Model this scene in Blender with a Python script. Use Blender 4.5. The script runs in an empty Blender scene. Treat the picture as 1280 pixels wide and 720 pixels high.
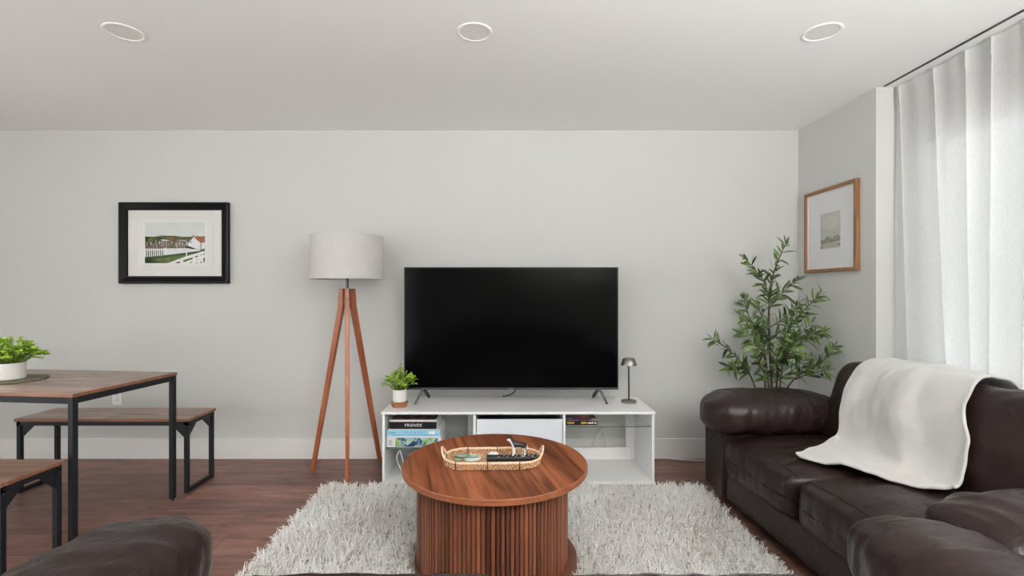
import bpy, bmesh, math, random
import numpy as np
from mathutils import Vector, Matrix, noise

random.seed(7)
PI = math.pi
R = math.radians
scene = bpy.context.scene
COL = scene.collection

# ------------------------------------------------------------------ helpers
class MB:
    """collects shapes into one mesh"""
    def __init__(self):
        self.v, self.f, self.m, self.s = [], [], [], []
    def add(self, vs, fs, mi=0, smooth=False):
        o = len(self.v)
        self.v += [tuple(p) for p in vs]
        for f in fs:
            self.f.append(tuple(i + o for i in f)); self.m.append(mi); self.s.append(smooth)
        return self
    def box(self, x0, x1, y0, y1, z0, z1, mi=0):
        vs = [(x, y, z) for z in (z0, z1) for y in (y0, y1) for x in (x0, x1)]
        fs = [(0, 2, 3, 1), (4, 5, 7, 6), (0, 1, 5, 4), (2, 6, 7, 3), (0, 4, 6, 2), (1, 3, 7, 5)]
        return self.add(vs, fs, mi)
    def bar(self, a, b, w, d, up=(0, 0, 1), w2=None, d2=None, mi=0):
        """rectangular bar from a to b"""
        a, b = Vector(a), Vector(b); t = (b - a).normalized()
        s = t.cross(Vector(up))
        if s.length < 1e-4: s = t.cross(Vector((0, 1, 0)))
        s.normalize(); u = s.cross(t).normalized()
        w2 = w if w2 is None else w2; d2 = d if d2 is None else d2
        vs = []
        for p, ww, dd in ((a, w, d), (b, w2, d2)):
            for i, j in ((-1, -1), (1, -1), (1, 1), (-1, 1)):
                vs.append(p + s * (i * ww / 2) + u * (j * dd / 2))
        fs = [(0, 3, 2, 1), (4, 5, 6, 7), (0, 1, 5, 4), (1, 2, 6, 5), (2, 3, 7, 6), (3, 0, 4, 7)]
        return self.add(vs, fs, mi)
    def tube(self, path, r, n=8, closed=False, mi=0, caps=True):
        P = [Vector(p) for p in path]; k = len(P)
        rs = r if isinstance(r, (list, tuple)) else [r] * k
        vs, fs = [], []
        prev = None
        for i, p in enumerate(P):
            if closed: t = P[(i + 1) % k] - P[i - 1]
            else: t = P[min(i + 1, k - 1)] - P[max(i - 1, 0)]
            t.normalize()
            if prev is None:
                s = t.cross(Vector((0, 0, 1)))
                if s.length < .05: s = t.cross(Vector((1, 0, 0)))
            else:
                s = prev - t * prev.dot(t)
            s.normalize(); prev = s; u = t.cross(s)
            for j in range(n):
                a = 2 * PI * j / n
                vs.append(p + (s * math.cos(a) + u * math.sin(a)) * rs[i])
        for i in range(k if closed else k - 1):
            i2 = (i + 1) % k
            for j in range(n):
                j2 = (j + 1) % n
                fs.append((i * n + j, i * n + j2, i2 * n + j2, i2 * n + j))
        if not closed and caps:
            fs.append(tuple(range(n - 1, -1, -1))); fs.append(tuple((k - 1) * n + j for j in range(n)))
        return self.add(vs, fs, mi, True)
    def lathe(self, prof, c=(0, 0, 0), n=48, mi=0, smooth=True, a0=0, a1=2 * PI):
        """prof: list of (r,z), r=0 closes"""
        vs, fs = [], []; full = abs(a1 - a0 - 2 * PI) < 1e-6
        nn = n if full else n + 1
        for r, z in prof:
            for j in range(nn):
                a = a0 + (a1 - a0) * j / n
                vs.append((c[0] + r * math.cos(a), c[1] + r * math.sin(a), c[2] + z))
        for i in range(len(prof) - 1):
            for j in range(n):
                j2 = (j + 1) % nn
                fs.append((i * nn + j, i * nn + j2, (i + 1) * nn + j2, (i + 1) * nn + j))
        return self.add(vs, fs, mi, smooth)
    def prism(self, poly, z0, z1, mi=0):
        n = len(poly)
        vs = [(x, y, z0) for x, y in poly] + [(x, y, z1) for x, y in poly]
        fs = [tuple(range(n - 1, -1, -1)), tuple(range(n, 2 * n))]
        fs += [(i, (i + 1) % n, n + (i + 1) % n, n + i) for i in range(n)]
        return self.add(vs, fs, mi)
    def build(self, name, mat, parent=None, bevel=0, loc=None, smooth_all=False, autosmooth=True, seg=2):
        me = bpy.data.meshes.new(name)
        me.from_pydata(self.v, [], self.f)
        mats = mat if isinstance(mat, (list, tuple)) else [mat]
        for m in mats: me.materials.append(m)
        me.polygons.foreach_set('material_index', self.m)
        me.polygons.foreach_set('use_smooth', [bool(s or smooth_all) for s in self.s])
        bm = bmesh.new(); bm.from_mesh(me)
        bmesh.ops.remove_doubles(bm, verts=bm.verts, dist=1e-6)
        bmesh.ops.recalc_face_normals(bm, faces=bm.faces)
        if autosmooth:
            for e in bm.edges:
                if len(e.link_faces) == 2 and e.calc_face_angle(0) > R(38): e.smooth = False
        bm.to_mesh(me); bm.free()
        return link(name, me, parent, bevel, loc, seg)

def link(name, me, parent=None, bevel=0, loc=None, seg=2):
    o = bpy.data.objects.new(name, me); COL.objects.link(o)
    if parent: o.parent = parent
    if loc: o.location = loc
    if bevel:
        b = o.modifiers.new('bevel', 'BEVEL'); b.width = bevel; b.segments = seg; b.limit_method = 'ANGLE'
        b.angle_limit = R(40); b.harden_normals = False
    return o

def tag(o, label, cat, group=None, kind=None):
    o['label'] = label; o['category'] = cat
    if group: o['group'] = group
    if kind: o['kind'] = kind
    return o

def thing(name, label, cat, loc=(0, 0, 0), rz=0, group=None):
    o = bpy.data.objects.new(name, None); COL.objects.link(o)
    o.empty_display_size = .05
    o.location = loc; o.rotation_euler = (0, 0, rz)
    return tag(o, label, cat, group)

def struct(name, mb, mat, bevel=0):
    o = mb.build(name, mat, None, bevel); o['kind'] = 'structure'; return o

def copy_tree(o, parent=None):
    kids = [c for c in bpy.data.objects if c.parent == o]
    c = o.copy(); COL.objects.link(c); c.parent = parent
    for k in kids: copy_tree(k, c)
    return c

def smooth_path(pts, n=8, closed=False):
    """Catmull-Rom through pts"""
    P = [Vector(p) for p in pts]; out = []; k = len(P)
    rng = range(k if closed else k - 1)
    for i in rng:
        if closed: a, b, c, d = P[i - 1], P[i], P[(i + 1) % k], P[(i + 2) % k]
        else: a, b, c, d = P[max(i - 1, 0)], P[i], P[i + 1], P[min(i + 2, k - 1)]
        for j in range(n):
            t = j / n
            out.append(.5 * ((2 * b) + (c - a) * t + (2 * a - 5 * b + 4 * c - d) * t * t + (3 * b - a - 3 * c + d) * t ** 3))
    if not closed: out.append(P[-1])
    return out

def lettering(name, text, size, mat, parent, loc, rot, depth=.0006, spacing=1.0, shear=0):
    cu = bpy.data.curves.new(name, 'FONT'); cu.body = text; cu.size = size; cu.extrude = depth
    cu.align_x = 'CENTER'; cu.align_y = 'CENTER'; cu.space_character = spacing; cu.shear = shear
    tmp = bpy.data.objects.new(name, cu); COL.objects.link(tmp)
    bpy.context.view_layer.update()
    me = bpy.data.meshes.new_from_object(tmp.evaluated_get(bpy.context.evaluated_depsgraph_get()))
    bpy.data.objects.remove(tmp); bpy.data.curves.remove(cu)
    me.materials.clear(); me.materials.append(mat)
    o = link(name, me, parent, 0, loc); o.rotation_euler = rot
    return o

# ------------------------------------------------------------------ materials
class NT:
    def __init__(self, name):
        self.mat = bpy.data.materials.new(name); self.mat.use_nodes = True
        self.t = self.mat.node_tree; self.b = self.t.nodes['Principled BSDF']; self.out = self.t.nodes['Material Output']
    def n(self, typ, **kw):
        nd = self.t.nodes.new('ShaderNode' + typ)
        for k, v in kw.items():
            if k.startswith('i_'): 
                key = k[2:]; key = int(key) if key.isdigit() else key.replace('_', ' ')
                nd.inputs[key].default_value = v
            else: setattr(nd, k, v)
        return nd
    def l(self, a, b): self.t.links.new(a, b)
    def coord(self, scale=(1, 1, 1), rot=(0, 0, 0), out='Object'):
        c = self.n('TexCoord'); m = self.n('Mapping'); self.l(c.outputs[out], m.inputs['Vector'])
        m.inputs['Scale'].default_value = scale; m.inputs['Rotation'].default_value = rot
        return m.outputs[0]
    def noise(self, vec, scale, detail=4, rough=.5, dist=0):
        nd = self.n('TexNoise'); self.l(vec, nd.inputs['Vector'])
        nd.inputs['Scale'].default_value = scale; nd.inputs['Detail'].default_value = detail
        nd.inputs['Roughness'].default_value = rough; nd.inputs['Distortion'].default_value = dist
        return nd.outputs[0]
    def ramp(self, fac, stops, interp='LINEAR'):
        nd = self.n('ValToRGB'); self.l(fac, nd.inputs[0]); cr = nd.color_ramp; cr.interpolation = interp
        while len(cr.elements) < len(stops): cr.elements.new(.5)
        for e, (p, c) in zip(cr.elements, stops):
            e.position = p; e.color = (*c, 1) if len(c) == 3 else c
        return nd.outputs[0]
    def mix(self, a, b, fac, mode='MIX'):
        nd = self.n('Mix', data_type='RGBA', blend_type=mode)
        for s, v in ((nd.inputs[6], a), (nd.inputs[7], b)):
            if isinstance(v, tuple): s.default_value = (*v, 1)
            else: self.l(v, s)
        if isinstance(fac, (int, float)): nd.inputs[0].default_value = fac
        else: self.l(fac, nd.inputs[0])
        return nd.outputs[2]
    def math(self, op, a, b=0.0):
        nd = self.n('Math', operation=op)
        for i, v in enumerate((a, b)):
            if isinstance(v, (int, float)): nd.inputs[i].default_value = v
            else: self.l(v, nd.inputs[i])
        return nd.outputs[0]
    def bump(self, h, strength=.3, dist=.01, prev=None):
        nd = self.n('Bump'); nd.inputs['Strength'].default_value = strength; nd.inputs['Distance'].default_value = dist
        self.l(h, nd.inputs['Height'])
        if prev is not None: self.l(prev, nd.inputs['Normal'])
        self.l(nd.outputs[0], self.b.inputs['Normal']); return nd.outputs[0]
    def set(self, color=None, rough=None, metal=None, spec=None, **kw):
        b = self.b.inputs
        if color is not None:
            if isinstance(color, tuple): b['Base Color'].default_value = (*color, 1)
            else: self.l(color, b['Base Color'])
        if rough is not None:
            if isinstance(rough, (int, float)): b['Roughness'].default_value = rough
            else: self.l(rough, b['Roughness'])
        if metal is not None: b['Metallic'].default_value = metal
        if spec is not None: b['Specular IOR Level'].default_value = spec
        for k, v in kw.items(): b[k.replace('_', ' ')].default_value = v
        return self

def plain(name, color, rough=.5, metal=0, spec=.5, grain=0.06, gs=40, **kw):
    """a plain surface with a little procedural mottling"""
    N = NT(name); v = N.coord()
    f = N.noise(v, gs, 3)
    d = tuple(max(0, c * (1 - grain)) for c in color); u = tuple(min(1, c * (1 + grain)) for c in color)
    N.set(N.ramp(f, [(.3, d), (.7, u)]), rough, metal, spec, **kw)
    return N.mat

def wall_mat(name, color):
    N = NT(name); v = N.coord()
    N.set(color, .85, 0, .25)
    N.bump(N.noise(v, 220, 3), .08, .002)
    return N.mat

M = {}
M['wall'] = wall_mat('wall_paint', (.588, .590, .572))
M['ceiling'] = wall_mat('ceiling_paint', (.90, .91, .90))
M['trim'] = plain('trim_paint', (.76, .755, .74), .45, grain=.01)
M['white'] = plain('white_lacquer', (.86, .86, .85), .32, grain=.012)
M['drawer_white'] = plain('drawer_front_lacquer', (.76, .79, .85), .3, grain=.01)
M['black_metal'] = plain('black_powder_coat', (.011, .0125, .0155), .48, 0, .28, grain=.2, gs=200)
M['black_plastic'] = plain('black_plastic', (.012, .012, .013), .4, 0, .4, grain=.15)
M['grey_plastic'] = plain('dark_grey_plastic', (.045, .045, .048), .4, 0, .4, grain=.1)
M['gunmetal'] = plain('brushed_gunmetal', (.30, .28, .265), .42, 1, .5, grain=.06)
M['dark_steel'] = plain('dark_steel', (.10, .10, .10), .35, 1, .5)
M['white_ceramic'] = plain('white_ceramic', (.78, .77, .75), .4, grain=.03, gs=60)
M['paper'] = plain('paper_board', (.82, .81, .79), .8, 0, .2, grain=.01)
M['soil'] = plain('dark_soil', (.05, .035, .022), .95, grain=.5, gs=150)

def floor_mat():
    N = NT('dark_wood_planks'); c = N.coord()
    br = N.n('TexBrick'); N.l(c, br.inputs['Vector'])
    br.offset = .37; br.offset_frequency = 2; br.squash = 1
    br.inputs['Color1'].default_value = (0, 0, 0, 1); br.inputs['Color2'].default_value = (1, 1, 1, 1)
    br.inputs['Mortar'].default_value = (.5, .5, .5, 1)
    br.inputs['Scale'].default_value = 1; br.inputs['Mortar Size'].default_value = .0016
    br.inputs['Mortar Smooth'].default_value = .2; br.inputs['Bias'].default_value = 0
    br.inputs['Brick Width'].default_value = 1.42; br.inputs['Row Height'].default_value = .205
    plank = br.outputs[0]
    # grain shifted per plank
    sep = N.n('SeparateColor'); N.l(plank, sep.inputs[0])
    vm = N.n('VectorMath', operation='ADD'); N.l(c, vm.inputs[0])
    cb = N.n('CombineXYZ'); N.l(N.math('MULTIPLY', sep.outputs[0], 17.0), cb.inputs[0]); N.l(N.math('MULTIPLY', sep.outputs[0], 5.0), cb.inputs[2])
    N.l(cb.outputs[0], vm.inputs[1])
    mp = N.n('Mapping'); N.l(vm.outputs[0], mp.inputs[0]); mp.inputs['Scale'].default_value = (1.3, 7, 1)
    g1 = N.noise(mp.outputs[0], 2.2, 7, .6, .4)
    mp2 = N.n('Mapping'); N.l(vm.outputs[0], mp2.inputs[0]); mp2.inputs['Scale'].default_value = (3, 70, 1)
    g2 = N.noise(mp2.outputs[0], 2.5, 4, .6)
    mp3 = N.n('Mapping'); N.l(vm.outputs[0], mp3.inputs[0]); mp3.inputs['Scale'].default_value = (2.2, 6.5, 1)
    kn = N.noise(mp3.outputs[0], 1.6, 3, .55, 1.2)
    base = N.ramp(g1, [(.28, (.090, .042, .031)), (.5, (.215, .108, .082)), (.72, (.320, .182, .142))])
    col = N.mix(base, N.ramp(plank, [(0, (.72, .70, .72)), (1, (1.22, 1.16, 1.12))]), 1.0, 'MULTIPLY')
    col = N.mix(col, N.ramp(g2, [(.3, (.80, .80, .80)), (.7, (1.12, 1.12, 1.12))]), .6, 'MULTIPLY')
    col = N.mix(col, (.016, .010, .008), N.ramp(kn, [(.62, (0, 0, 0)), (.74, (.8, .8, .8))]))
    col = N.mix(col, (.012, .007, .006), N.math('MULTIPLY', br.outputs[1], .75))
    N.set(col, N.ramp(g1, [(.2, (.36,) * 3), (.8, (.48,) * 3)]), 0, .45)
    h = N.math('SUBTRACT', N.math('MULTIPLY', g2, .3), br.outputs[1])
    N.bump(h, .25, .002)
    return N.mat
M['floor'] = floor_mat()

def wood_mat(name, dark, mid, light, axis='x', scale=1.0, rough=.35, bands=None, spec=.5, rot=(0, 0, 0), fine=1.0, streak=0):
    N = NT(name)
    st = {'x': (1, 14, 14), 'y': (14, 1, 14), 'z': (14, 14, 1)}[axis]
    v0 = N.coord((scale, scale, scale), rot)
    m = N.n('Mapping'); N.l(v0, m.inputs[0]); m.inputs['Scale'].default_value = st
    g = N.noise(m.outputs[0], 1.1, 6, .55, .8)
    m2 = N.n('Mapping'); N.l(v0, m2.inputs[0]); m2.inputs['Scale'].default_value = tuple(1.5 if s == 1 else 90 for s in st)
    g2 = N.noise(m2.outputs[0], 1.6, 3, .5)
    c = N.ramp(g, [(.25, dark), (.5, mid), (.75, light)])
    if streak:
        m3 = N.n('Mapping'); N.l(v0, m3.inputs[0]); m3.inputs['Scale'].default_value = tuple(1.0 if q == 1 else 38 for q in st)
        g3 = N.noise(m3.outputs[0], 1.3, 4, .6, .5)
        c = N.mix(c, (.045, .014, .008), N.ramp(g3, [(.52, (0, 0, 0)), (.68, (.7,) * 3)]))
    c = N.mix(c, N.ramp(g2, [(.3, (.72,) * 3), (.7, (1.16,) * 3)]), .75 * fine, 'MULTIPLY')
    if bands:
        br = N.n('TexBrick'); N.l(v0, br.inputs['Vector'])
        if axis == 'y':
            mm = N.n('Mapping'); N.l(v0, mm.inputs[0]); mm.inputs['Rotation'].default_value = (0, 0, R(90)); N.l(mm.outputs[0], br.inputs['Vector'])
        br.inputs['Color1'].default_value = (.70, .66, .64, 1); br.inputs['Color2'].default_value = (1.22, 1.2, 1.18, 1)
        br.inputs['Mortar Size'].default_value = 0; br.inputs['Scale'].default_value = 1
        br.inputs['Brick Width'].default_value = bands[0]; br.inputs['Row Height'].default_value = bands[1]
        c = N.mix(c, br.outputs[0], 1.0, 'MULTIPLY')
    N.set(c, rough, 0, spec)
    N.bump(g2, .06, .001)
    return N.mat
M['walnut'] = wood_mat('walnut_veneer', (.10, .028, .012), (.27, .085, .036), (.43, .165, .075), 'y', 1.0, .30, (3, .085), rot=(0, 0, R(-14)), streak=1)
M['walnut_edge'] = wood_mat('walnut_edge_band', (.20, .062, .026), (.29, .098, .042), (.36, .13, .06), 'x', 1.0, .32)
M['walnut_dark'] = wood_mat('walnut_inside', (.07, .026, .016), (.13, .05, .03), (.18, .075, .045), 'x', 1, .45)
M['lamp_wood'] = wood_mat('reddish_lamp_wood', (.22, .052, .018), (.34, .095, .034), (.45, .15, .062), 'z', 1.0, .33)
M['frame_wood'] = wood_mat('oak_frame_wood', (.17, .075, .028), (.27, .125, .05), (.36, .18, .08), 'z', 2, .45)
M['saucer_wood'] = wood_mat('acacia_saucer', (.17, .06, .022), (.30, .12, .05), (.40, .18, .08), 'x', 3, .5)
M['rustic'] = wood_mat('rustic_brown_board', (.19, .105, .068), (.35, .215, .152), (.46, .305, .228), 'x', 1.0, .27, (1.2, .16), spec=.85)
M['rustic_edge'] = wood_mat('rustic_board_edge', (.16, .062, .032), (.25, .106, .056), (.32, .155, .088), 'x', 2, .5)

def slat_mat():
    N = NT('walnut_slats'); v = N.coord((6, 6, 1))
    at = N.n('Attribute', attribute_name='tone')
    g = N.noise(v, 1.4, 6, .6, .7)
    v2 = N.coord((90, 90, 2)); g2 = N.noise(v2, 1.5, 3)
    v3 = N.coord((16, 16, 5)); kn = N.noise(v3, 1.3, 2, .5, .6)
    c = N.ramp(g, [(.2, (.13, .042, .022)), (.5, (.18, .060, .031)), (.8, (.235, .085, .044))])
    c = N.mix(c, N.ramp(at.outputs['Fac'], [(0, (.30, .27, .26)), (.5, (.90, .88, .86)), (1, (1.4, 1.4, 1.35))]), 1, 'MULTIPLY')
    c = N.mix(c, N.ramp(g2, [(.3, (.82,) * 3), (.7, (1.10,) * 3)]), .35, 'MULTIPLY')
    c = N.mix(c, (.012, .006, .004), N.ramp(kn, [(.72, (0, 0, 0)), (.78, (.8,) * 3)]))
    N.set(c, .38, 0, .45); N.bump(g2, .08, .001)
    return N.mat
M['slats'] = slat_mat()

def leather_mat():
    N = NT('dark_brown_leather'); v = N.coord()
    vor = N.n('TexVoronoi'); N.l(v, vor.inputs['Vector']); vor.inputs['Scale'].default_value = 260
    w = N.coord((1, 1, 1)); n1 = N.noise(w, 26, 4, .55, .8); n2 = N.noise(w, 5, 3)
    c = N.ramp(n2, [(.3, (.0138, .0074, .0067)), (.7, (.0245, .0134, .0121))])
    N.set(c, N.ramp(n1, [(.3, (.27,) * 3), (.7, (.42,) * 3)]), 0, .29)
    n3 = N.noise(N.coord((1, 1, 1)), 9, 3, .6, 2.2)
    b0 = N.bump(N.math('ABSOLUTE', N.math('SUBTRACT', n3, .5)), .22, .02)
    b1 = N.bump(n1, .22, .008, b0)
    N.bump(vor.outputs['Distance'], .10, .0012, b1)
    return N.mat
M['leather'] = leather_mat()

def fabric_mat(name, c0, c1, scale=400, rough=.9, bump=.2, sheen=.3):
    N = NT(name); v = N.coord()
    n1 = N.noise(v, scale, 3, .6); n2 = N.noise(v, 14, 3)
    N.set(N.mix(N.ramp(n1, [(.3, c0), (.7, c1)]), N.ramp(n2, [(.3, (.94,) * 3), (.7, (1.03,) * 3)]), 1, 'MULTIPLY'), rough, 0, .2)
    N.b.inputs['Sheen Weight'].default_value = sheen
    N.bump(n1, bump, .003)
    return N.mat
M['blanket'] = fabric_mat('cream_fleece', (.47, .46, .435), (.54, .53, .505), 330, .95, .35, .5)

def shade_mat():
    N = NT('linen_lampshade'); v = N.coord((1, 1, 1))
    a = N.n('TexWave', wave_type='BANDS', bands_direction='Z'); N.l(v, a.inputs[0]); a.inputs['Scale'].default_value = 90; a.inputs['Distortion'].default_value = 1.5; a.inputs['Detail'].default_value = 3
    n1 = N.noise(N.coord((60, 60, 500)), 1, 2); n2 = N.noise(N.coord((500, 500, 60)), 1, 2)
    t = N.math('ADD', N.math('MULTIPLY', n1, .5), N.math('MULTIPLY', n2, .5))
    N.set(N.ramp(t, [(.35, (.50, .485, .46)), (.65, (.63, .615, .595))]), .9, 0, .2)
    N.bump(t, .25, .002)
    return N.mat
M['shade'] = shade_mat()

def curtain_mat():
    N = NT('sheer_white_curtain'); t = N.t
    d = N.n('BsdfDiffuse'); d.inputs[0].default_value = (.84, .84, .83, 1)
    tr = N.n('BsdfTranslucent'); tr.inputs[0].default_value = (.86, .86, .85, 1)
    tp = N.n('BsdfTransparent'); tp.inputs[0].default_value = (1, 1, 1, 1)
    nz = N.noise(N.coord((300, 300, 40)), 1, 2)
    m1 = N.n('MixShader'); m1.inputs[0].default_value = .42; N.l(d.outputs[0], m1.inputs[1]); N.l(tr.outputs[0], m1.inputs[2])
    m2 = N.n('MixShader'); N.l(N.ramp(nz, [(.3, (.14,) * 3), (.7, (.24,) * 3)]), m2.inputs[0]); N.l(m1.outputs[0], m2.inputs[1]); N.l(tp.outputs[0], m2.inputs[2])
    N.l(m2.outputs[0], N.out.inputs[0]); t.nodes.remove(N.b)
    return N.mat
M['curtain'] = curtain_mat()

def glass_mat(name, tint, gl=.08, rough=.02):
    N = NT(name)
    tp = N.n('BsdfTransparent'); tp.inputs[0].default_value = (*tint, 1)
    g = N.n('BsdfGlossy'); g.inputs['Roughness'].default_value = rough; g.inputs[0].default_value = (1, 1, 1, 1)
    fr = N.n('LayerWeight'); fr.inputs[0].default_value = .25
    m = N.n('MixShader'); N.l(N.math('MULTIPLY', fr.outputs['Fresnel'], gl * 6), m.inputs[0]); N.l(tp.outputs[0], m.inputs[1]); N.l(g.outputs[0], m.inputs[2])
    N.l(m.outputs[0], N.out.inputs[0]); N.t.nodes.remove(N.b)
    return N.mat
M['glass'] = glass_mat('clear_glass', (.98, .99, .98))
M['shelf_glass'] = glass_mat('shelf_glass', (.965, .98, .965), .025)
M['shelf_glass_edge'] = plain('shelf_glass_edge', (.10, .14, .12), .2, 0, .6)
M['picture_glass'] = glass_mat('picture_glass', (.99, .99, .99), .03)

def screen_mat():
    N = NT('switched_off_screen'); N.set((.0022, .0022, .0023), .09, 0, .055); 
    N.b.inputs['Roughness'].default_value = .12
    return N.mat
M['screen'] = screen_mat()

def leaf_mat(name, c0, c1, back, rough=.45):
    N = NT(name); at = N.n('Attribute', attribute_name='tone')
    geo = N.n('NewGeometry')
    c = N.ramp(at.outputs['Fac'], [(0, c0), (1, c1)])
    c = N.mix(c, back, N.math('MULTIPLY', geo.outputs['Backfacing'], .8))
    N.set(c, rough, 0, .4)
    tr = N.n('BsdfTranslucent'); N.l(c, tr.inputs[0])
    m = N.n('MixShader'); m.inputs[0].default_value = .14; N.l(N.b.outputs[0], m.inputs[1]); N.l(tr.outputs[0], m.inputs[2]); N.l(m.outputs[0], N.out.inputs[0])
    return N.mat
M['olive_leaf'] = leaf_mat('olive_leaf', (.018, .042, .010), (.17, .27, .06), (.20, .24, .14))
M['box_leaf'] = leaf_mat('bright_green_leaf', (.06, .18, .012), (.58, .78, .09), (.36, .56, .07), .5)
M['palm_leaf'] = leaf_mat('dark_green_leaf', (.02, .05, .015), (.05, .10, .03), (.05, .09, .03))
M['bark'] = plain('olive_bark', (.075, .048, .028), .85, grain=.35, gs=60)
M['olive_fruit'] = plain('black_olive', (.012, .010, .014), .3, grain=.2)
M['stem_green'] = plain('green_stem', (.08, .13, .03), .6, grain=.2)

def rug_mat():
    N = NT('shag_yarn'); at = N.n('Attribute', attribute_name='tone')
    c = N.ramp(at.outputs['Fac'], [(0, (.46, .41, .36)), (.3, (.78, .755, .72)), (.65, (.90, .885, .86)), (1, (.95, .945, .93))])
    N.set(c, .75, 0, .25); N.b.inputs['Sheen Weight'].default_value = .2
    return N.mat
M['rug'] = rug_mat()
M['rug_back'] = plain('rug_backing', (.40, .37, .33), .95, grain=.2, gs=120)

def wicker_mat(name, dark, light, sc=1):
    N = NT(name); v = N.coord()
    w = N.n('TexWave', wave_type='BANDS', bands_direction='X'); N.l(v, w.inputs[0]); w.inputs['Scale'].default_value = 42 * sc; w.inputs['Distortion'].default_value = 3; w.inputs['Detail'].default_value = 2; w.inputs['Detail Scale'].default_value = 3
    w2 = N.n('TexWave', wave_type='BANDS', bands_direction='Y'); N.l(v, w2.inputs[0]); w2.inputs['Scale'].default_value = 55 * sc; w2.inputs['Distortion'].default_value = 3; w2.inputs['Detail'].default_value = 2
    n1 = N.noise(v, 110, 3)
    t = N.math('MULTIPLY', N.math('ADD', w.outputs[1], w2.outputs[1]), .5)
    c = N.mix(N.ramp(t, [(.15, dark), (.7, light)]), N.ramp(n1, [(.3, (.7, .62, .55)), (.7, (1.12, 1.1, 1.1))]), 1, 'MULTIPLY')
    N.set(c, .65, 0, .3); N.bump(t, .25, .003)
    return N.mat
M['wicker'] = wicker_mat('woven_seagrass', (.26, .13, .06), (.72, .48, .29))
M['wicker_rim'] = plain('pale_cane', (.74, .54, .37), .55, grain=.2, gs=90)
M['binding'] = plain('dark_cane_binding', (.07, .03, .015), .7)

def voronoi_art(name, stops, scale, seed=0.0, rough=.4, stretch=(1, 1, 1)):
    N = NT(name); v = N.coord(stretch)
    m = N.n('Mapping'); N.l(v, m.inputs[0]); m.inputs['Location'].default_value = (seed, seed * 2, seed * .7)
    nz = N.noise(m.outputs[0], scale * .8, 2, .5, 2.5)
    vo = N.n('TexVoronoi'); N.l(m.outputs[0], vo.inputs[0]); vo.inputs['Scale'].default_value = scale
    s = N.n('SeparateColor'); N.l(vo.outputs['Color'], s.inputs[0])
    f = N.math('ADD', N.math('MULTIPLY', s.outputs[0], .55), N.math('MULTIPLY', nz, .45))
    N.set(N.ramp(f, stops, 'CONSTANT'), rough, 0, .4)
    return N.mat
M['art_swirl'] = voronoi_art('blue_green_puzzle_art', [(.0, (.012, .03, .10)), (.30, (.02, .10, .16)), (.42, (.30, .42, .42)), (.52, (.03, .08, .22)), (.60, (.28, .42, .10)), (.68, (.40, .55, .52)), (.8, (.02, .04, .09))], 26, 1.3)
M['art_dark'] = voronoi_art('dark_game_box_art', [(.0, (.010, .007, .016)), (.42, (.05, .02, .06)), (.54, (.22, .03, .03)), (.60, (.02, .012, .03)), (.68, (.40, .22, .04)), (.73, (.30, .28, .30)), (.8, (.06, .01, .03))], 34, 4.1)
M['art_comic'] = voronoi_art('comic_cover_art', [(.0, (.05, .02, .05)), (.3, (.40, .05, .05)), (.40, (.08, .06, .12)), (.47, (.10, .28, .55)), (.55, (.65, .42, .08)), (.61, (.45, .40, .45)), (.68, (.30, .06, .10)), (.8, (.12, .10, .12))], 20, 2.2)
M['black_card'] = plain('black_card', (.012, .011, .014), .5, 0, .2, grain=.1)
M['blue_card'] = plain('light_blue_card', (.30, .60, .78), .45, grain=.03)
M['blue_ink'] = plain('dark_blue_ink', (.03, .10, .22), .5)
M['white_ink'] = plain('white_ink', (.85, .85, .84), .5, grain=.01)
M['yellow_ink'] = plain('yellow_ink', (.75, .45, .06), .5)
M['grey_card'] = plain('pale_grey_card', (.70, .70, .70), .5, grain=.02)
M['silver'] = plain('silver_mark', (.55, .55, .56), .3, 1, grain=.01)

# ------------------------------------------------------------------ room
BY, RX, CH = 3.57, 2.16, 2.44          # back wall, right wall, ceiling height
LX, FY = -4.6, -2.4                    # left and rear walls of the room
WX = 2.36                              # window wall at the back of the bay
JY = 2.817                             # far jamb of the window bay
struct('floor', MB().box(LX, 2.7, FY, BY + .15, -.12, 0), M['floor'])
struct('ceiling', MB().box(LX, 2.7, FY, BY + .15, CH, CH + .12), M['ceiling'])
struct('wall_back', MB().box(LX, RX + .35, BY, BY + .15, 0, CH), M['wall'])
struct('wall_right', MB().box(RX, WX + .12, JY, BY, 0, CH), M['wall'])
# window wall with its opening
W0, W1, WZ0, WZ1 = -.9, 2.74, .42, 2.14
w = MB()
w.box(WX, WX + .12, W1, JY, 0, CH); w.box(WX, WX + .12, FY, W0, 0, CH)
w.box(WX, WX + .12, W0, W1, 0, WZ0); w.box(WX, WX + .12, W0, W1, WZ1, CH)
struct('wall_window_side', w, M['wall'])
# left wall with a wide window, rear wall with a patio door
w = MB(); a0, a1, z0, z1 = -1.9, 2.3, .25, 2.2
w.box(LX - .12, LX, a1, BY + .15, 0, CH); w.box(LX - .12, LX, FY, a0, 0, CH)
w.box(LX - .12, LX, a0, a1, 0, z0); w.box(LX - .12, LX, a0, a1, z1, CH)
struct('wall_left', w, M['wall'])
w = MB(); b0, b1 = -4.5, -1.75
w.box(LX - .12, b0, FY - .12, FY, 0, CH); w.box(b1, WX + .12, FY - .12, FY, 0, CH); w.box(b0, b1, FY - .12, FY, 2.15, CH)
struct('wall_rear', w, M['wall'])

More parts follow.
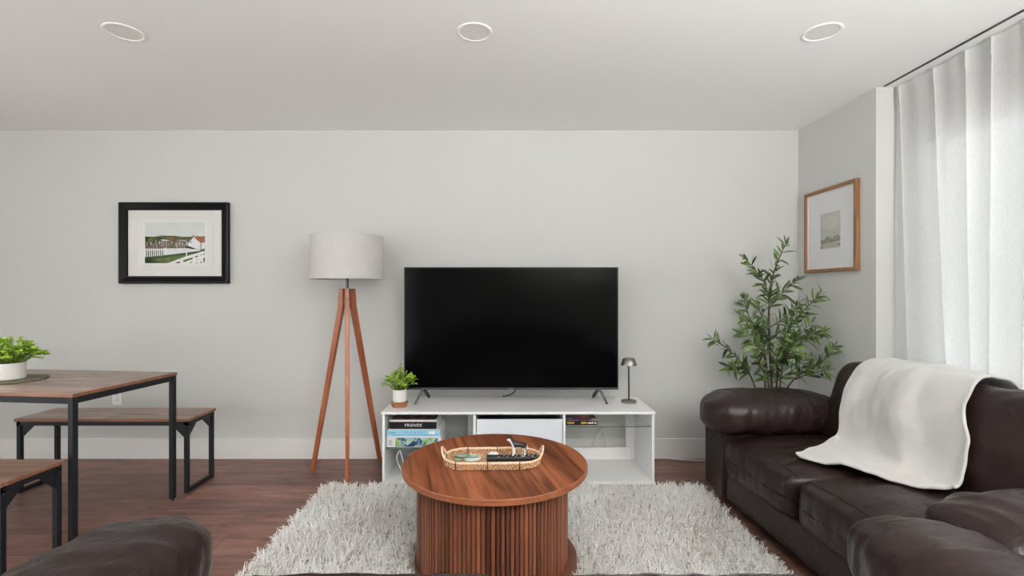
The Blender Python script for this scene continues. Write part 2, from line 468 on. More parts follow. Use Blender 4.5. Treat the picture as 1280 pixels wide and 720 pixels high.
def window(name, axis, c, u0, u1, z0, z1, nm):
    """casement frame with mullions plus glass; axis 'x': pane normal along x"""
    f, g = MB(), MB(); t = .055; d = .035
    def bx(mb, a, b, za, zb, dd):
        if axis == 'x': mb.box(c - dd, c + dd, a, b, za, zb)
        else: mb.box(a, b, c - dd, c + dd, za, zb)
    bx(f, u0, u0 + t, z0, z1, d); bx(f, u1 - t, u1, z0, z1, d); bx(f, u0, u1, z0, z0 + t, d); bx(f, u0, u1, z1 - t, z1, d)
    for k in range(1, nm):
        u = u0 + (u1 - u0) * k / nm; bx(f, u - .03, u + .03, z0, z1, d)
    bx(g, u0 + t / 2, u1 - t / 2, z0 + t / 2, z1 - t / 2, .004)
    fo = f.build(name, M['trim']); fo['kind'] = 'structure'
    g.build('window_glass', M['glass'], fo)
    return fo
window('window_1', 'x', WX + .06, W0, W1, WZ0, WZ1, 3)
window('window_2', 'x', LX - .06, a0, a1, z0, z1, 3)
window('window_3', 'y', FY - .06, b0, b1, .02, 2.15, 2)

bbh, bbt = .15, .014
def baseboard(name, x0, x1, y0, y1):
    struct(name, MB().box(x0, x1, y0, y1, 0, bbh), M['trim'], .003)
baseboard('baseboard_back', LX, RX, BY - bbt, BY)
baseboard('baseboard_right', RX - bbt, RX, JY, BY - bbt)
baseboard('baseboard_left', LX, LX + bbt, FY, BY - bbt)

# ------------------------------------------------------------------ curtain
CY0, CY1 = 2.80, -1.0
_r = random.Random(5)
CFOLDS = [(2.765, 2.655, .055), (2.545, 2.43, .05), (2.365, 2.335, .04), (2.235, 2.265, .06)]
_y = 2.08
while _y > CY1 + .1:
    CFOLDS.append((_y, _y + _r.uniform(-.10, .10), _r.uniform(.04, .065))); _y -= _r.uniform(.13, .24)
def cloth(y, s):
    """point of the hanging cloth: y along the track, s from top (0) to hem (1)"""
    yy = y; x = 2.262
    for c0, c1, F in CFOLDS:
        c = c0 + (c1 - c0) * s; w = .026 + .016 * s
        q = (y - c) / w
        if abs(q) < 5:
            e = math.exp(-q * q)
            yy -= F * (.55 + .45 * s) * q * e * 1.05
            x -= (.018 + .012 * s) * e - .010 * math.exp(-(q / 2.6) ** 2)
    x -= .022 * (.3 + s) * noise.noise((y * 2.6 + s * .5, s * 1.1, 9)) + .005 * noise.noise((y * 11, s * 2.2, 3))
    yy = min(yy, JY - .012)
    return min(x, WX - .03), yy
def make_curtain():
    ny, nz, zt, zb = 760, 46, 2.430, .03
    vs, fs = [], []
    for i in range(nz + 1):
        s = i / nz
        for j in range(ny + 1):
            x, y = cloth(CY0 + (CY1 - CY0) * j / ny, s); vs.append((x, y, zt + (zb - zt) * s))
    k = ny + 1
    for i in range(nz):
        for j in range(ny): fs.append((i * k + j, i * k + j + 1, (i + 1) * k + j + 1, (i + 1) * k + j))
    mb = MB(); mb.add(vs, fs, 0, True)
    return mb.build('curtain_panel', M['curtain'], None, autosmooth=False)
cur = thing('window_curtain', 'sheer white floor-length curtain hanging across the window behind the right sofa', 'curtain', (0, 0, 0))
pan = make_curtain(); pan.parent = cur
hb = MB(); vs, fs = [], []; n = 760
for z in (2.428, 2.345):
    for j in range(n + 1):
        x, y = cloth(CY0 + (CY1 - CY0) * j / n, (2.43 - z) / 2.4); vs.append((x - .003, y, z))
for j in range(n): fs.append((j, j + 1, n + 2 + j, n + 1 + j))
hb.add(vs, fs, 0, True); hb.build('heading_band', M['curtain'], cur, autosmooth=False)
tr = MB().box(2.190, 2.200, -1.0, 2.80, 2.434, 2.44).build('curtain_track', M['dark_steel'])
tag(tr, 'thin dark curtain track fixed along the ceiling above the sheer curtain', 'curtain track')

# ------------------------------------------------------------------ pillows / upholstery
def pillow(size, k=6, n=34, puff=(0, 0, 0), wr=0, wf=(6, 2, 2), wr2=0, wf2=(20, 6, 6), seed=0, shape=None):
    """rounded box, half extents size; k roundness per axis pair; puff bulges each axis; returns MB"""
    key = {}; vs = []; fs = []
    def vid(u):
        kk = tuple(round(c, 5) for c in u)
        if kk in key: return key[kk]
        x, y, z = u
        ks = k if isinstance(k, (tuple, list)) else (k, k, k)
        r = (abs(x) ** ks[0] + abs(y) ** ks[1] + abs(z) ** ks[2])
        # scale so that sum(|c/s|^k)=1 (iterated for mixed exponents)
        s = 1.0
        for _ in range(14):
            f = sum((abs(c) * s) ** e for c, e in zip(u, ks)) - 1
            g = sum(e * abs(c) ** e * s ** (e - 1) for c, e in zip(u, ks))
            s -= f / g
        p = [x * s, y * s, z * s]
        nrm = Vector([math.copysign(abs(c) ** (e - 1), c) / sz for c, e, sz in zip(p, ks, size)]).normalized()
        q = [p[0] * size[0], p[1] * size[1], p[2] * size[2]]
        q[0] += math.copysign(1, p[0]) * puff[0] * abs(p[0]) * (1 - p[1] ** 2) * (1 - p[2] ** 2)
        q[1] += math.copysign(1, p[1]) * puff[1] * abs(p[1]) * (1 - p[0] ** 2) * (1 - p[2] ** 2)
        q[2] += math.copysign(1, p[2]) * puff[2] * abs(p[2]) * (1 - p[0] ** 2) * (1 - p[1] ** 2)
        if shape: q = shape(p, q)
        q = Vector(q)
        if wr:
            w = noise.noise((q.x * wf[0] + seed, q.y * wf[1], q.z * wf[2]))
            q += nrm * (wr * (1 - abs(w) * 2.2))
        if wr2:
            w = noise.noise((q.x * wf2[0] + seed + 5, q.y * wf2[1] + 2 * noise.noise(q * 4), q.z * wf2[2]))
            q += nrm * (wr2 * w)
        key[kk] = len(vs); vs.append(q); return key[kk]
    lin = [math.tan((i / n * 2 - 1) * PI / 4) for i in range(n + 1)]
    lin = [.5 * a + .5 * (i / n * 2 - 1) for i, a in enumerate(lin)]
    for ax in range(3):
        for sg in (-1, 1):
            for i in range(n):
                for j in range(n):
                    q = []
                    for a, b in ((i, j), (i + 1, j), (i + 1, j + 1), (i, j + 1)):
                        u = [0, 0, 0]; u[ax] = sg; u[(ax + 1) % 3] = lin[a]; u[(ax + 2) % 3] = lin[b]
                        q.append(vid(u))
                    fs.append(tuple(q if sg > 0 else q[::-1]))
    mb = MB(); mb.add(vs, fs, 0, True); return mb

def place(mb, off, rotx=0):
    m = Matrix.Translation(off) @ Matrix.Rotation(rotx, 4, 'X')
    mb.v = [tuple(m @ Vector(p)) for p in mb.v]; return mb

def make_sofa(label, loc, rz, cws, panel_w, pad_out, seat_front, seed, D=.86, zdrop=0):
    """local axes: x along the sofa, y from front to back, z up"""
    t = thing('leather_sofa', label, 'sofa', loc, rz)
    L = sum(cws) + 2 * panel_w; h = L / 2; bo = D - .86
    mb = MB().box(-h + panel_w, h - panel_w, .012, D - .02, .055, .22); mb.build('base', M['leather'], t, .015, seg=3)
    mb = MB().box(-h + panel_w - .01, h - panel_w + .01, D - .16, D, .055, .74); mb.build('back_frame', M['leather'], t, .03, seg=3)
    for sg in (-1, 1):
        xa, xb = sorted((sg * h, sg * (h - panel_w)))
        MB().box(xa, xb, 0, D, .05, .50).build('arm_panel', M['leather'], t, .03, seg=3)
        # plump pad over the arm: overhangs the panel in front and on both sides
        pw = (panel_w + pad_out + .025) / 2
        cx = sg * (h + .025 - pw)
        y0, y1 = -.07, D - .10
        def shp(p, q, sg=sg):
            # rolled front end, rear end sinking a little, outer side drooping
            e = max(0, (p[1] + .2) / 1.2)
            q[2] -= .030 * e * e * (1 if p[2] > 0 else .2)
            if p[1] < -.55 and p[2] < 0: q[2] -= .035 * ((-p[1] - .55) / .45)
            return q
        mb = pillow((pw, (y1 - y0) / 2, .108), (3.2, 4.5, 2.7), 62, (0, 0, .016), .006, (5, 9, 3), .0058, (6, 32, 6), seed + sg, shp)
        place(mb, (cx, (y0 + y1) / 2, .535)).build('armrest_pad', M['leather'], t, autosmooth=False)
    x0 = -h + panel_w
    for i, cushion_w in enumerate(cws):
        cx = x0 + sum(cws[:i]) + cushion_w * .5
        ys, ye = seat_front, .66 + bo
        def shp2(p, q):
            if p[1] < 0 and p[2] > 0: q[2] -= .012 * p[1] ** 4
            return q
        mb = pillow((cushion_w / 2 - .003, (ye - ys) / 2, .112), (11, 9, 7), 52, (.004, .012, .022), .004, (7, 3, 3), .0045, (26, 5, 5), seed + 3 + i * 2, shp2)
        cu = place(mb, (cx, (ys + ye) / 2, .312 - zdrop)).build('seat_cushion', M['leather'], t, autosmooth=False)
        # sewn seam along the front top edge
        from mathutils.bvhtree import BVHTree
        tree = BVHTree.FromPolygons([v.co for v in cu.data.vertices], [tuple(p.vertices) for p in cu.data.polygons])
        sp = []
        for k in range(33):
            q = tree.ray_cast(Vector((cx + (cushion_w / 2 - .02) * (k / 16 - 1), ys + .045, .8)), Vector((0, 0, -1)))[0]
            if q is not None: sp.append(q + Vector((0, 0, .0012)))
        sm = MB().tube(sp, .0026, 6)
        sm.build('seam', M['leather'], cu)
        # leaning back cushion
        mb = pillow((cushion_w / 2 - .004, .115, .245), (8, 3.4, 5), 36, (0, .03, .012), .007, (4, 4, 5), .006, (9, 8, 11), seed + 11 + i * 3)
        bc = place(mb, (cx, .695 + bo, .595), R(-19)).build('back_cushion', M['leather'], t, autosmooth=False)
        pp = [Matrix.Translation((cx, .695 + bo, .595)) @ Matrix.Rotation(R(-19), 4, 'X') @ Vector(((cushion_w / 2 - .05) * s, .0, .2535 + .010 * (1 - s * s))) for s in [k / 12 - 1 for k in range(25)]]
        MB().tube(pp, .004, 6).build('piping', M['leather'], bc)
    for sx in (-1, 1):
        for y in (.09, D - .09):
            MB().lathe([(0, 0), (.022, 0), (.028, .052), (0, .052)], (sx * (h - .09), y, 0), 16).build('foot', M['black_plastic'], t)
    return t

SOFA_LOC, SOFA_RZ = (1.268, 2.131, 0), R(-87)
sofa_r = make_sofa('dark brown leather two-seat sofa under the window with a white blanket over its back',
                   (1.268 + .05 * .0523, 2.131 - .05, 0), SOFA_RZ, (.62, .72), .25, .10, -.012, 0)
sofa_n = make_sofa('dark brown leather sofa nearest the viewer, only its plump arms and seat edge in view',
                   (.062, 1.305, 0), R(180), (.875, .875), .28, .040, -.045, 40, 1.04, -.052)

# ------------------------------------------------------------------ blanket
def make_blanket():
    ns, nu = 110, 80
    def prof(u):
        yf = .075 + (.415 - .075) * u ** .9
        yf += .05 * math.exp(-u / .06) + .04 * math.exp(-(1 - u) / .05)
        pts = [(.945, .60), (.950, .74), (.925, .815), (.865, .862), (.780, .875), (.690, .867), (.625, .828), (.580, .762), (.542, .68), (.512, .575), (.487, .51), (.462, .478)]
        yy = .43
        if yf < .415:
            k = 5
            for q in range(1, k + 1):
                y = .462 + (yf - .462) * q / k
                pts.append((y, .462 + .005 * math.sin(q)))
        else:
            pts += [(.448, .470), (.435, .466)]
        return smooth_path([(0, y, z) for y, z in pts], 10)
    vs, fs = [], []
    for i in range(nu + 1):
        u = i / nu; P = prof(u); m = len(P) - 1
        # resample evenly
        acc = [0]
        for a, b in zip(P, P[1:]): acc.append(acc[-1] + (b - a).length)
        tot = acc[-1]; k = 0
        for j in range(ns + 1):
            d = tot * j / ns
            while k < m - 1 and acc[k + 1] < d: k += 1
            q = (d - acc[k]) / max(1e-9, acc[k + 1] - acc[k]); p = P[k].lerp(P[k + 1], q)
            tan = (P[k + 1] - P[k]).normalized(); nr = Vector((0, tan.z, -tan.y))
            if nr.y > 0 and tan.z < 0: nr = -nr
            if nr.z < -.2 : nr = -nr
            s = j / ns
            # side edges as they slide down the back and over the seat
            def edge(tab):
                for (s0, x0), (s1, x1) in zip(tab, tab[1:]):
                    if s <= s1:
                        w = (s - s0) / (s1 - s0); w = w * w * (3 - 2 * w); return x0 + (x1 - x0) * w
                return tab[-1][1]
            xl = edge([(0, -.40), (.33, -.415), (.58, -.385), (.74, -.345), (.9, -.24), (1, -.175)])
            xr = edge([(0, .13), (.36, .135), (.6, .20), (.8, .280), (1, .315)])
            x = xl + (xr - xl) * u
            fold = .010 * math.sin(u * 11 + s * 3 + 1.5 * noise.noise((u * 3, s * 3, 1))) * (.3 + s) + .012 * noise.noise((u * 5, s * 4, 7)) + .004 * noise.noise((u * 16, s * 18, 2))
            lip = .012 * math.exp(-((s - 1) / .02) ** 2)
            fold = max(fold, -.004)
            p = p + nr * (fold * 1.5 + .004) + Vector((0, 0, -0.0))
            vs.append((x + .006 * noise.noise((u * 4, s * 9, 5)), p.y, p.z))
    k = ns + 1
    # rest the cloth on the cushions: lift any point that would sink in, then relax
    from mathutils.bvhtree import BVHTree
    off = Matrix.Translation((.05, 0, 0))      # sofa origin to blanket origin along x
    trees = []
    for c in sofa_r.children:
        if c.name.split('.')[0] in ('seat_cushion', 'back_cushion'):
            trees.append(BVHTree.FromPolygons([off @ v.co for v in c.data.vertices], [tuple(p.vertices) for p in c.data.polygons]))
    V = [Vector(v) for v in vs]; CL = .012
    for it in range(7):
        for i, p in enumerate(V):
            for t_ in trees:
                hit, nr, _, d = t_.find_nearest(p, .2)
                if hit is None: continue
                sd_ = (p - hit).dot(nr)
                if sd_ < CL: V[i] = p = hit + nr * CL
        if it < 6:
            W = [v.copy() for v in V]
            for i in range(nu + 1):
                for j in range(ns + 1):
                    nb = [V[a * k + b] for a, b in ((i - 1, j), (i + 1, j), (i, j - 1), (i, j + 1)) if 0 <= a <= nu and 0 <= b <= ns]
                    if len(nb) == 4: W[i * k + j] = V[i * k + j] * .5 + sum(nb, Vector()) * .125
            V = W
    vs = V
    for i in range(nu):
        for j in range(ns): fs.append((i * k + j, i * k + j + 1, (i + 1) * k + j + 1, (i + 1) * k + j))
    mb = MB(); mb.add(vs, fs, 0, True)
    o = mb.build('throw_blanket', M['blanket'], None, autosmooth=False)
    sd = o.modifiers.new('thick', 'SOLIDIFY'); sd.thickness = .012; sd.offset = 0
    ss = o.modifiers.new('sub', 'SUBSURF'); ss.levels = 1; ss.render_levels = 1
    o.location = SOFA_LOC; o.rotation_euler = (0, 0, SOFA_RZ)
    return tag(o, 'soft cream fleece blanket draped over the back and seat of the right sofa', 'blanket')
make_blanket()

# ------------------------------------------------------------------ shag rug
def make_rug():
    x0, x1, y0, y1 = -1.155, 1.215, 1.46, 3.022
    base = MB().box(x0 + .01, x1 - .01, y0 + .01, y1 - .01, .001, .010).build('shag_rug', M['rug_back'])
    tag(base, 'thick cream shag rug under the round coffee table', 'rug')
    rs = np.random.RandomState(3)
    nt = 21000; per = 4
    tx = rs.uniform(x0, x1, nt); ty = rs.uniform(y0, y1, nt)
    keep = (tx + .066) ** 2 + (ty - 2.21) ** 2 > .39 ** 2
    tx, ty = tx[keep], ty[keep]; nt = len(tx)
    N = nt * per
    px = np.repeat(tx, per) + rs.normal(0, .004, N); py = np.repeat(ty, per) + rs.normal(0, .004, N)
    # lean varies in soft patches, plus tuft and strand scatter
    def field(a, b, s): return np.sin(a * 3.1 + s) * np.cos(b * 4.3 + s * 2) + np.sin(a * 7.7 - b * 5.1 + s) * .6
    ang = np.repeat(field(tx, ty, 1.0) * 2.2 + rs.normal(0, 1.2, nt), per) + rs.normal(0, 1.0, N)
    lean = np.clip(np.repeat(rs.normal(.72, .28, nt), per) + rs.normal(0, .33, N), .05, 1.3)
    Ln = np.clip(rs.normal(.040, .007, N), .022, .056)
    wd = rs.uniform(.0016, .0028, N)
    tone = np.clip(np.repeat(.70 + .18 * field(tx * 1.3, ty * 1.3, 4.0) + rs.normal(0, .10, nt) - .55 * (rs.uniform(0, 1, nt) < .06), per) + rs.normal(0, .10, N), 0, 1)
    dx, dy = np.cos(ang), np.sin(ang)
    # facing of the ribbon: two crossed-ish random directions
    fa = rs.uniform(0, PI, N); sx, sy = np.cos(fa), np.sin(fa)
    segs = 3
    V = np.zeros((N, (segs + 1) * 2, 3)); curl = rs.normal(0, .35, N)
    cx, cy, cz = px.copy(), py.copy(), np.full(N, .006)
    for s in range(segs + 1):
        wz = wd * (1 - .35 * s / segs)
        V[:, 2 * s, 0] = cx - sx * wz; V[:, 2 * s, 1] = cy - sy * wz; V[:, 2 * s, 2] = cz
        V[:, 2 * s + 1, 0] = cx + sx * wz; V[:, 2 * s + 1, 1] = cy + sy * wz; V[:, 2 * s + 1, 2] = cz
        if s < segs:
            th = lean * (.35 + .55 * s); th = np.clip(th, 0, 1.75)
            a2 = ang + curl * s
            st = Ln / segs
            cx = cx + np.cos(a2) * np.sin(th) * st; cy = cy + np.sin(a2) * np.sin(th) * st; cz = np.maximum(cz + np.cos(th) * st, .008)
    V = V.reshape(-1, 3)
    V[:, 1] = np.minimum(V[:, 1], 3.040)
    nv = (segs + 1) * 2
    q = np.array([[2 * s, 2 * s + 1, 2 * s + 3, 2 * s + 2] for s in range(segs)])
    F = (np.arange(N)[:, None, None] * nv + q[None]).reshape(-1)
    me = bpy.data.meshes.new('shag_pile')
    me.vertices.add(len(V)); me.vertices.foreach_set('co', V.astype(np.float32).ravel())
    nf = N * segs
    me.loops.add(nf * 4); me.loops.foreach_set('vertex_index', F.astype(np.int32))
    me.polygons.add(nf); me.polygons.foreach_set('loop_start', np.arange(0, nf * 4, 4, dtype=np.int32))
    me.polygons.foreach_set('use_smooth', np.ones(nf, dtype=bool))
    me.update(calc_edges=True)
    at = me.attributes.new('tone', 'FLOAT', 'POINT'); at.data.foreach_set('value', np.repeat(tone, nv).astype(np.float32))
    me.materials.append(M['rug'])
    o = link('shag_pile', me, base); o['kind'] = 'stuff'
make_rug()

# ------------------------------------------------------------------ coffee table
TX, TY, TH = -.059, 2.21, .462
ct = thing('coffee_table', 'round walnut coffee table with a fluted drum base standing on the shag rug', 'coffee table', (TX, TY, .012))
r = .42; zt = TH - .012
N_ = 128
mb = MB()
mb.lathe([(0, zt), (r - .003, zt)], (0, 0, 0), N_, 0, False)
mb.lathe([(r - .003, zt), (r, zt - .003), (r, zt - .023), (r - .003, zt - .026)], (0, 0, 0), N_, 1)
mb.lathe([(r - .003, zt - .026), (0, zt - .026)], (0, 0, 0), N_, 0, False)
mb.build('tabletop', [M['walnut'], M['walnut_edge']], ct)
# fluted curved panel, open at the rear
DX, DR = -.012, .343
mb = MB(); tones = []
ns = 58; A0, A1 = R(176), R(365)
rs = random.Random(11)
for i in range(ns):
    a = A0 + (A1 - A0) * i / ns; b = A0 + (A1 - A0) * (i + 1) / ns
    g = (b - a) * .10
    prof = []
    for k in range(7):
        q = k / 6; an = a + g + (b - a - 2 * g) * q
        rr = DR - .003 + .0035 * math.sin(PI * q) ** .4
        prof.append((an, rr))
    pts = [(DX + rr * math.cos(an), rr * math.sin(an)) for an, rr in prof]
    pts += [(DX + (DR - .016) * math.cos(b - g), (DR - .016) * math.sin(b - g)), (DX + (DR - .016) * math.cos(a + g), (DR - .016) * math.sin(a + g))]
    n0 = len(mb.v); mb.prism(pts, .032, zt - .026)
    t_ = min(1, max(0, rs.gauss(.55, .27))); tones += [t_] * (len(mb.v) - n0)
# backing shell behind the slats
n0 = len(mb.v)
mb.lathe([(DR - .016, .032), (DR - .016, zt - .026), (DR - .030, zt - .026), (DR - .030, .032)], (DX, 0, 0), 60, 0, True, A0, A1)
tones += [0.0] * (len(mb.v) - n0)
me = bpy.data.meshes.new('fluted_panel'); me.from_pydata(mb.v, [], mb.f); me.materials.append(M['slats'])
at = me.attributes.new('tone', 'FLOAT', 'POINT'); at.data.foreach_set('value', tones)
bm = bmesh.new(); bm.from_mesh(me); bmesh.ops.recalc_face_normals(bm, faces=bm.faces); bm.to_mesh(me); bm.free()
link('fluted_panel', me, ct)
mb = MB(); mb.lathe([(0, .0), (.366, .0), (.369, .003), (.369, .029), (.366, .032), (0, .032)], (.004, 0, 0), 96)
mb.build('bottom_disc', M['walnut_dark'], ct)
mb = MB().box(DX - .31, DX + .31, .03, .048, .032, zt - .026); mb.build('inner_panel', M['walnut_dark'], ct)
mb = MB().prism([(DX + .3 * math.cos(R(a)), max(.05, .3 * math.sin(R(a)))) for a in range(10, 171, 8)], .21, .228); mb.build('inner_shelf', M['walnut_dark'], ct)

# ------------------------------------------------------------------ wicker tray and what lies in it
tray = thing('wicker_tray', 'oval woven seagrass tray with two loop handles on the coffee table', 'tray', (-.070, 2.185, TH), R(1.5))
HL, HR = .118, .098     # straight half length, end radius
def stadium(rad, z, n=40, wob=0, ph=0, hl=HL):
    out = []
    for i in range(n):
        a = -PI / 2 + PI * i / (n - 1); out.append((hl + rad * math.cos(a), rad * math.sin(a)))
    for i in range(1, 12): out.append((hl - 2 * hl * i / 12, rad))
    for i in range(n):
        a = PI / 2 + PI * i / (n - 1); out.append((-hl + rad * math.cos(a), rad * math.sin(a)))
    for i in range(1, 12): out.append((-hl + 2 * hl * i / 12, -rad))
    return [(x, y, z) for x, y in out]
def resample(P, n):
    P = [Vector(p) for p in P]; P2 = P + [P[0]]
    acc = [0]
    for a, b in zip(P2, P2[1:]): acc.append(acc[-1] + (b - a).length)
    out, k = [], 0
    for i in range(n):
        d = acc[-1] * i / n
        while acc[k + 1] < d: k += 1
        out.append(P2[k].lerp(P2[k + 1], (d - acc[k]) / max(1e-9, acc[k + 1] - acc[k])))
    return out
mb = MB()
poly = [(p[0], p[1]) for p in resample(stadium(HR - .004, 0), 90)]
mb.prism(poly, .0, .007); mb.build('tray_base', M['wicker'], tray)
mb = MB()
NW = 280
for row in range(4):
    z = .006 + row * .0068; rad = HR + .001 * row
    base = resample(stadium(rad, z), NW)
    path = []
    for i, p in enumerate(base):
        q = Vector((p.x - max(-HL, min(HL, p.x)), p.y, 0)).normalized()
        path.append(p + q * (.0024 * math.sin(i * PI / 2.0 + row * PI)) + Vector((0, 0, .0008 * math.cos(i * PI / 2 + row))))
    mb.tube(path, .0038, 6, True)
mb.build('woven_wall', M['wicker'], tray)
mb = MB()
mb.tube(resample(stadium(HR + .004, .0325), 120), .0052, 8, True); mb.build('rim', M['wicker_rim'], tray)
for p in resample(stadium(HR + .004, 0), 8):
    mb = MB(); q = Vector((p.x - max(-HL, min(HL, p.x)), p.y, 0)).normalized()
    mb.tube([p + q * .004 + Vector((0, 0, .007)), p + q * .0050 + Vector((0, 0, .020)), p + q * .0055 + Vector((0, 0, .038)), p - q * .007 + Vector((0, 0, .036)), p - q * .008 + Vector((0, 0, .012))], .0020, 5)
    mb.build('binding', M['binding'], tray)
for sg in (-1, 1):
    e = sg * (HL + HR + .003)
    pth = smooth_path([(e - sg * .012, -.042, .026), (e + sg * .002, -.035, .046), (e + sg * .010, -.014, .068), (e + sg * .010, .014, .068), (e + sg * .002, .035, .046), (e - sg * .012, .042, .026)], 6)
    MB().tube(pth, .0048, 8).build('handle', M['wicker_rim'], tray)
TZ = TH + .0075
# remote
rm = thing('remote_control', 'long black remote control lying in the wicker tray', 'remote', (.018, 2.196, TZ + .0006), R(3.0))
MB().box(-.115, .115, -.022, .022, .0, .019).build('remote_body', M['black_plastic'], rm, .004)
mb = MB()
for i in range(22):
    for j in range(3):
        if (i * 3 + j) % 7 == 5: continue
        x = -.06 + i * .0077; y = -.012 + j * .012
        mb.box(x - .0022, x + .0022, y - .0028, y + .0028, .0188, .0204, 1 if (i + j * 2) % 5 == 0 or i in (13, 14) else 0)
mb.build('buttons', [M['grey_plastic'], M['white_ink']], rm)
mb = MB().box(-.113, -.068, -.019, .019, .0185, .0196); mb.build('touch_area', M['grey_plastic'], rm, .0004)
# white oval case
mb = pillow((.024, .014, .011), (2.2, 2.2, 2.4), 10)
o = place(mb, (0, 0, .011)).build('oval_case', M['white_ceramic'], None, autosmooth=False); o.location = (-.068, 2.243, TZ + .001)
o.location.z = TZ + .0005
tag(o, 'small smooth white oval case lying behind the left end of the remote', 'case')
# coasters: round white one, round green one and a green leaf across them
def coaster(name, label, mat, x, y, z, rad, cat, grp=None):
    o = MB().lathe([(0, 0), (rad - .002, 0), (rad, .002), (rad, .005), (rad - .002, .007), (0, .007)], (0, 0, 0), 40).build(name, mat)
    o.location = (x, y, z); return tag(o, label, cat, grp)
M['pale_stone'] = voronoi_art('pale_stone', [(0, (.55, .62, .62)), (.35, (.70, .74, .74)), (.5, (.62, .69, .70)), (.62, (.76, .79, .79))], 12, .4, .3)
M['green_stone'] = voronoi_art('green_stone', [(0, (.13, .19, .13)), (.4, (.20, .27, .19)), (.52, (.27, .36, .28)), (.62, (.16, .24, .16))], 16, .9, .3)
M['green_dark_stone'] = voronoi_art('grey_green_stone', [(0, (.25, .29, .20)), (.4, (.33, .36, .26)), (.6, (.28, .33, .24))], 14, 1.9, .4)
coaster('round_coaster', 'round pale marbled coaster in the left part of the wicker tray', M['pale_stone'], -.165, 2.212, TZ + .0005, .040, 'coaster', 'coasters in the tray')
coaster('round_coaster', 'round grey-green coaster at the left end of the wicker tray', M['green_dark_stone'], -.228, 2.196, TZ + .0005, .0215, 'coaster', 'coasters in the tray')
def leaf_dish(label, cx, cy, z, ln, wd, rz):
    vs, fs = [], []; nn = 16; mm = 6
    for i in range(nn + 1):
        s = i / nn; wv = wd * math.sin(PI * min(1, s ** .8)) ** .75 * (1 if s < 1 else 0)
        for j in range(mm + 1):
            q = j / mm * 2 - 1
            vs.append((ln * (s - .5), wv * q, .004 * q * q + .0035 * (2 * s - 1) ** 2 - .002 * (1 - abs(q)) ))
    for i in range(nn):
        for j in range(mm): fs.append((i * (mm + 1) + j, i * (mm + 1) + j + 1, (i + 1) * (mm + 1) + j + 1, (i + 1) * (mm + 1) + j))
    mb = MB(); mb.add(vs, fs, 0, True)
    o = mb.build('leaf_coaster', M['green_stone'], None, autosmooth=False)
    sd = o.modifiers.new('t', 'SOLIDIFY'); sd.thickness = .003; sd.offset = 1
    o.location = (cx, cy, z); o.rotation_euler = (0, 0, rz)
    return tag(o, label, 'coaster', 'coasters in the tray')
leaf_dish('broad green leaf-shaped coaster leaning over the left side of the pale round coaster', -.212, 2.214, TZ + .0105, .062, .021, R(184))
leaf_dish('narrow green leaf-shaped coaster lying across the middle of the pale round coaster', -.163, 2.207, TZ + .0105, .052, .0085, R(4))

# dog figurine (stands on the tray behind the remote)
def make_dog(loc, rz):
    """facing -x; about 9 cm tall"""
    J = {'hip': (.022, 0, .050, .0092), 'mid': (.004, 0, .0495, .0098), 'chest': (-.016, 0, .0505, .0115), 'neck': (-.027, 0, .063, .0078),
         'head': (-.034, 0, .0755, .0082), 'muz': (-.045, 0, .0725, .0048), 'nose': (-.0525, 0, .0710, .0033)}
    names = list(J); vs = [J[k][:3] for k in names]; rad = [J[k][3] for k in names]
    ed = [(0, 1), (1, 2), (2, 3), (3, 4), (4, 5), (5, 6)]
    def chain(root, pts):
        prev = root
        for p in pts:
            vs.append(p[:3]); rad.append(p[3]); ed.append((prev, len(vs) - 1)); prev = len(vs) - 1
    for s in (-1, 1):
        off = .004 * s
        chain(2, [(-.018 + off, s * .0085, .040, .0052), (-.0175 + off, s * .0088, .027, .0040), (-.019 + off, s * .0088, .012, .0033), (-.019 + off, s * .0088, .0036, .0036), (-.0245 + off, s * .0088, .0034, .0031)])
        chain(0, [(.023 - off, s * .0085, .042, .0072), (.019 - off, s * .0090, .030, .0052), (.0285 - off, s * .0090, .019, .0036), (.0255 - off, s * .0090, .008, .0032), (.025 - off, s * .0090, .0036, .0036), (.0195 - off, s * .0090, .0034, .0031)])
        chain(4, [(-.032, s * .0060, .0835, .0030), (-.0315, s * .0066, .0925, .0013)])
    chain(0, [(.031, 0, .052, .0050), (.037, 0, .046, .0046), (.041, 0, .036, .0040), (.043, 0, .028, .0022)])
    me = bpy.data.meshes.new('dog_figurine'); me.from_pydata(vs, ed, [])
    o = link('dog_figurine', me)
    sk = o.modifiers.new('skin', 'SKIN'); sk.use_smooth_shade = True
    lay = me.skin_vertices[0] if me.skin_vertices else None
    if lay is None:
        bm = bmesh.new(); bm.from_mesh(me); bm.verts.layers.skin.verify(); bm.to_mesh(me); bm.free(); lay = me.skin_vertices[0]
    for i, r_ in enumerate(rad): lay.data[i].radius = (r_ * 1.12, r_ * 1.12)
    lay.data[0].use_root = True
    ss = o.modifiers.new('sub', 'SUBSURF'); ss.levels = 2; ss.render_levels = 2
    o.location = loc; o.rotation_euler = (0, 0, rz)
    return o
